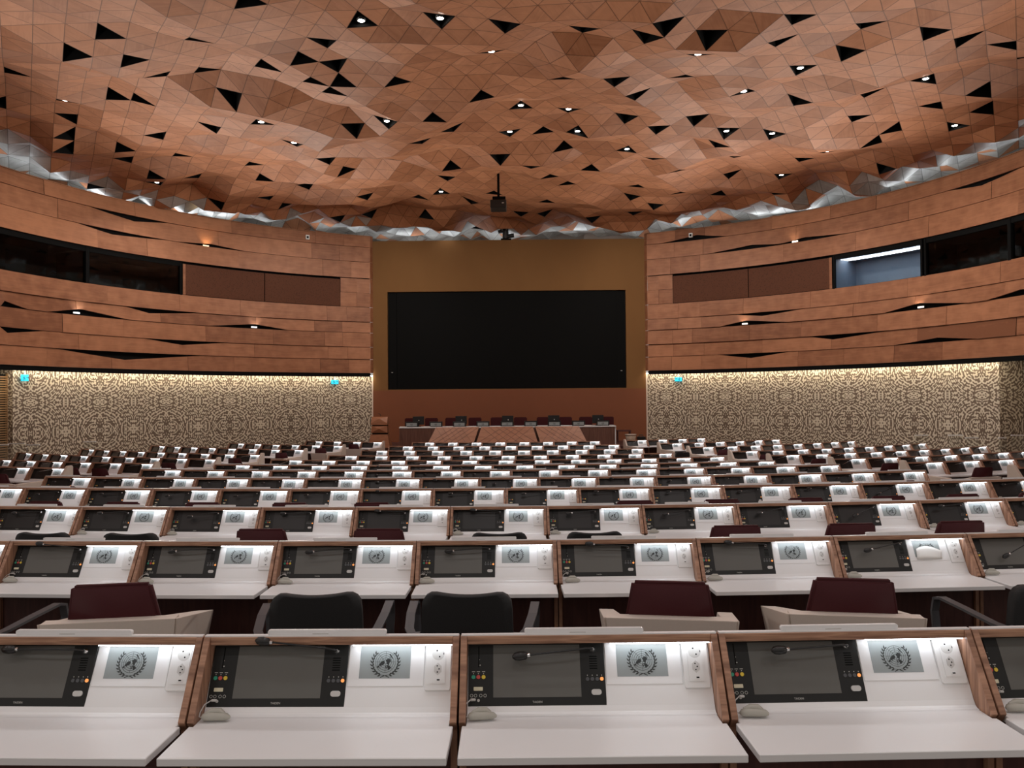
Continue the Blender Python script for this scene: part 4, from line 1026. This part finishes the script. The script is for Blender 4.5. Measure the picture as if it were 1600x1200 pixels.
# lectern
lx = (593.5 - 814) * sc
o = thing('lectern', 'angular faceted wooden lectern left of the podium table', 'lectern', (lx, TY, ZS - .0))
def frus(x0, x1, z0, w0, w1, z1, d0, d1, m): m.add([(-w0, -d0, z0), (w0, -d0, z0), (w0, d0, z0), (-w0, d0, z0), (-w1, -d1, z1), (w1, -d1, z1), (w1, d1, z1), (-w1, d1, z1)], [(0, 3, 2, 1), (4, 5, 6, 7), (0, 1, 5, 4), (1, 2, 6, 5), (2, 3, 7, 6), (3, 0, 4, 7)])
m = MB(); frus(0, 0, 0, .42, .32, .50, .34, .26, m); m.build('base', 'cedar', o)
m = MB(); frus(0, 0, .53, .27, .27, .56, .2, .2, m); frus(0, 0, .50, .27, .27, .53, .2, .2, m); m.build('recess', 'matte', o)
m = MB(); m.add([(-.31, -.24, .56), (.31, -.24, .56), (.31, .24, .56), (-.31, .24, .56), (-.29, -.22, .82), (.29, -.22, .82), (.29, .22, .82), (-.29, .22, .82), (0, -.30, .72)],
      [(0, 3, 2, 1), (4, 5, 6, 7), (0, 1, 8), (1, 5, 8), (5, 4, 8), (4, 0, 8), (1, 2, 6, 5), (2, 3, 7, 6), (3, 0, 4, 7)]); m.build('middle_block', 'cedar', o)
m = MB(); frus(0, 0, .82, .27, .27, .86, .2, .2, m); m.build('recess', 'matte', o)
m = MB(); m.add([(-.31, -.25, .86), (.31, -.25, .86), (.31, .25, .86), (-.31, .25, .86), (-.31, -.25, .93), (.31, -.25, .93), (.31, .25, .93), (-.31, .25, .93), (-.30, -.10, 1.17), (.30, -.10, 1.17), (.30, .25, 1.05), (-.30, .25, 1.05), (0, -.24, 1.10)],
      [(0, 3, 2, 1), (0, 1, 5, 4), (1, 2, 6, 5), (2, 3, 7, 6), (3, 0, 4, 7), (4, 5, 12), (5, 9, 12), (9, 8, 12), (8, 4, 12), (5, 6, 10, 9), (6, 7, 11, 10), (7, 4, 8, 11), (8, 9, 10, 11)]); m.build('reading_top', 'cedar', o)
MB().tube([(.0, .0, 1.10), (.02, -.02, 1.25), (-.06, -.08, 1.30)], .008, 6).build('microphone', 'black', o)
# things right of the table
o = thing('side_table', 'small dark side table between the podium table and the wicker basket', 'table', ((974 - 814) * sc * 1.07, TY + 2.2, ZS))
MB().box(-.28, .28, -.2, .2, .44, .50).build('tabletop', 'darkwood', o)
for x in (-.25, .25):
    for y in (-.17, .17): MB().box(x - .02, x + .02, y - .02, y + .02, 0, .44).build('leg', 'darkwood', o)
o = thing('wicker_basket', 'beige wicker basket standing right of the podium table', 'basket', ((984.5 - 814) * sc * 1.01, TY + .3, ZS))
MB().lathe([(.13, 0), (.15, .0), (.21, .40), (.19, .40), (.12, .03)], n=16).build('body', 'wicker', o)
MB().lathe([(.195, .385), (.222, .38), (.222, .415), (.195, .42)], n=16).build('rim', 'beige', o)
o = thing('camera_case', 'black equipment case behind the wicker basket by the stage wall', 'case', ((998 - 814) * sc * 1.04, TY + .75, ZS)); 
MB().box(-.16, .16, -.14, .14, 0, .30).build('body', 'black', o, bevel=.02); MB().tube([(-.08, 0, .30), (-.06, 0, .36), (.06, 0, .36), (.08, 0, .30)], .014, 8).build('handle', 'black', o)
# low glass screens with bright rails at the outer edges
def rail(px0, px1, py, dist, n, lab):
    a, b = ray(px0, py), ray(px1, py); A = Vector((a.x / a.y * dist, dist, EYE + a.z / a.y * dist)); B = Vector((b.x / b.y * dist, dist, EYE + b.z / b.y * dist))
    o = thing('glass_screen', lab, 'glass screen', (A.x, A.y, ZF), 0, 'low glass screens by the walls')
    l = B.x - A.x; h = A.z - ZF
    MB().box(0, l, -.006, .006, 0, h).build('pane', 'clear', o); MB().box(0, l, -.03, .03, h, h + .03).build('rail', 'socket', o)
for n, (x0, x1, y, dd) in enumerate(((-30, 13, 696, 21.4), (13, 39, 694, 22.2), (42, 62, 696, 21.8), (131, 150, 691, 24.4))): rail(x0, x1, y, dd, n, 'low clear glass screen with bright rail by the left wall, %s from the left' % ORD[n])
for n, (x0, x1, y, dd) in enumerate(((1430, 1450, 681, 25.2), (1482, 1504, 681, 24.5), (1508, 1528, 685, 23.6), (1560, 1572, 685, 22.8), (1580, 1612, 681, 22.2))): rail(x0, x1, y, dd, n, 'low clear glass screen with bright rail by the right wall, %s from the left' % ORD[n])
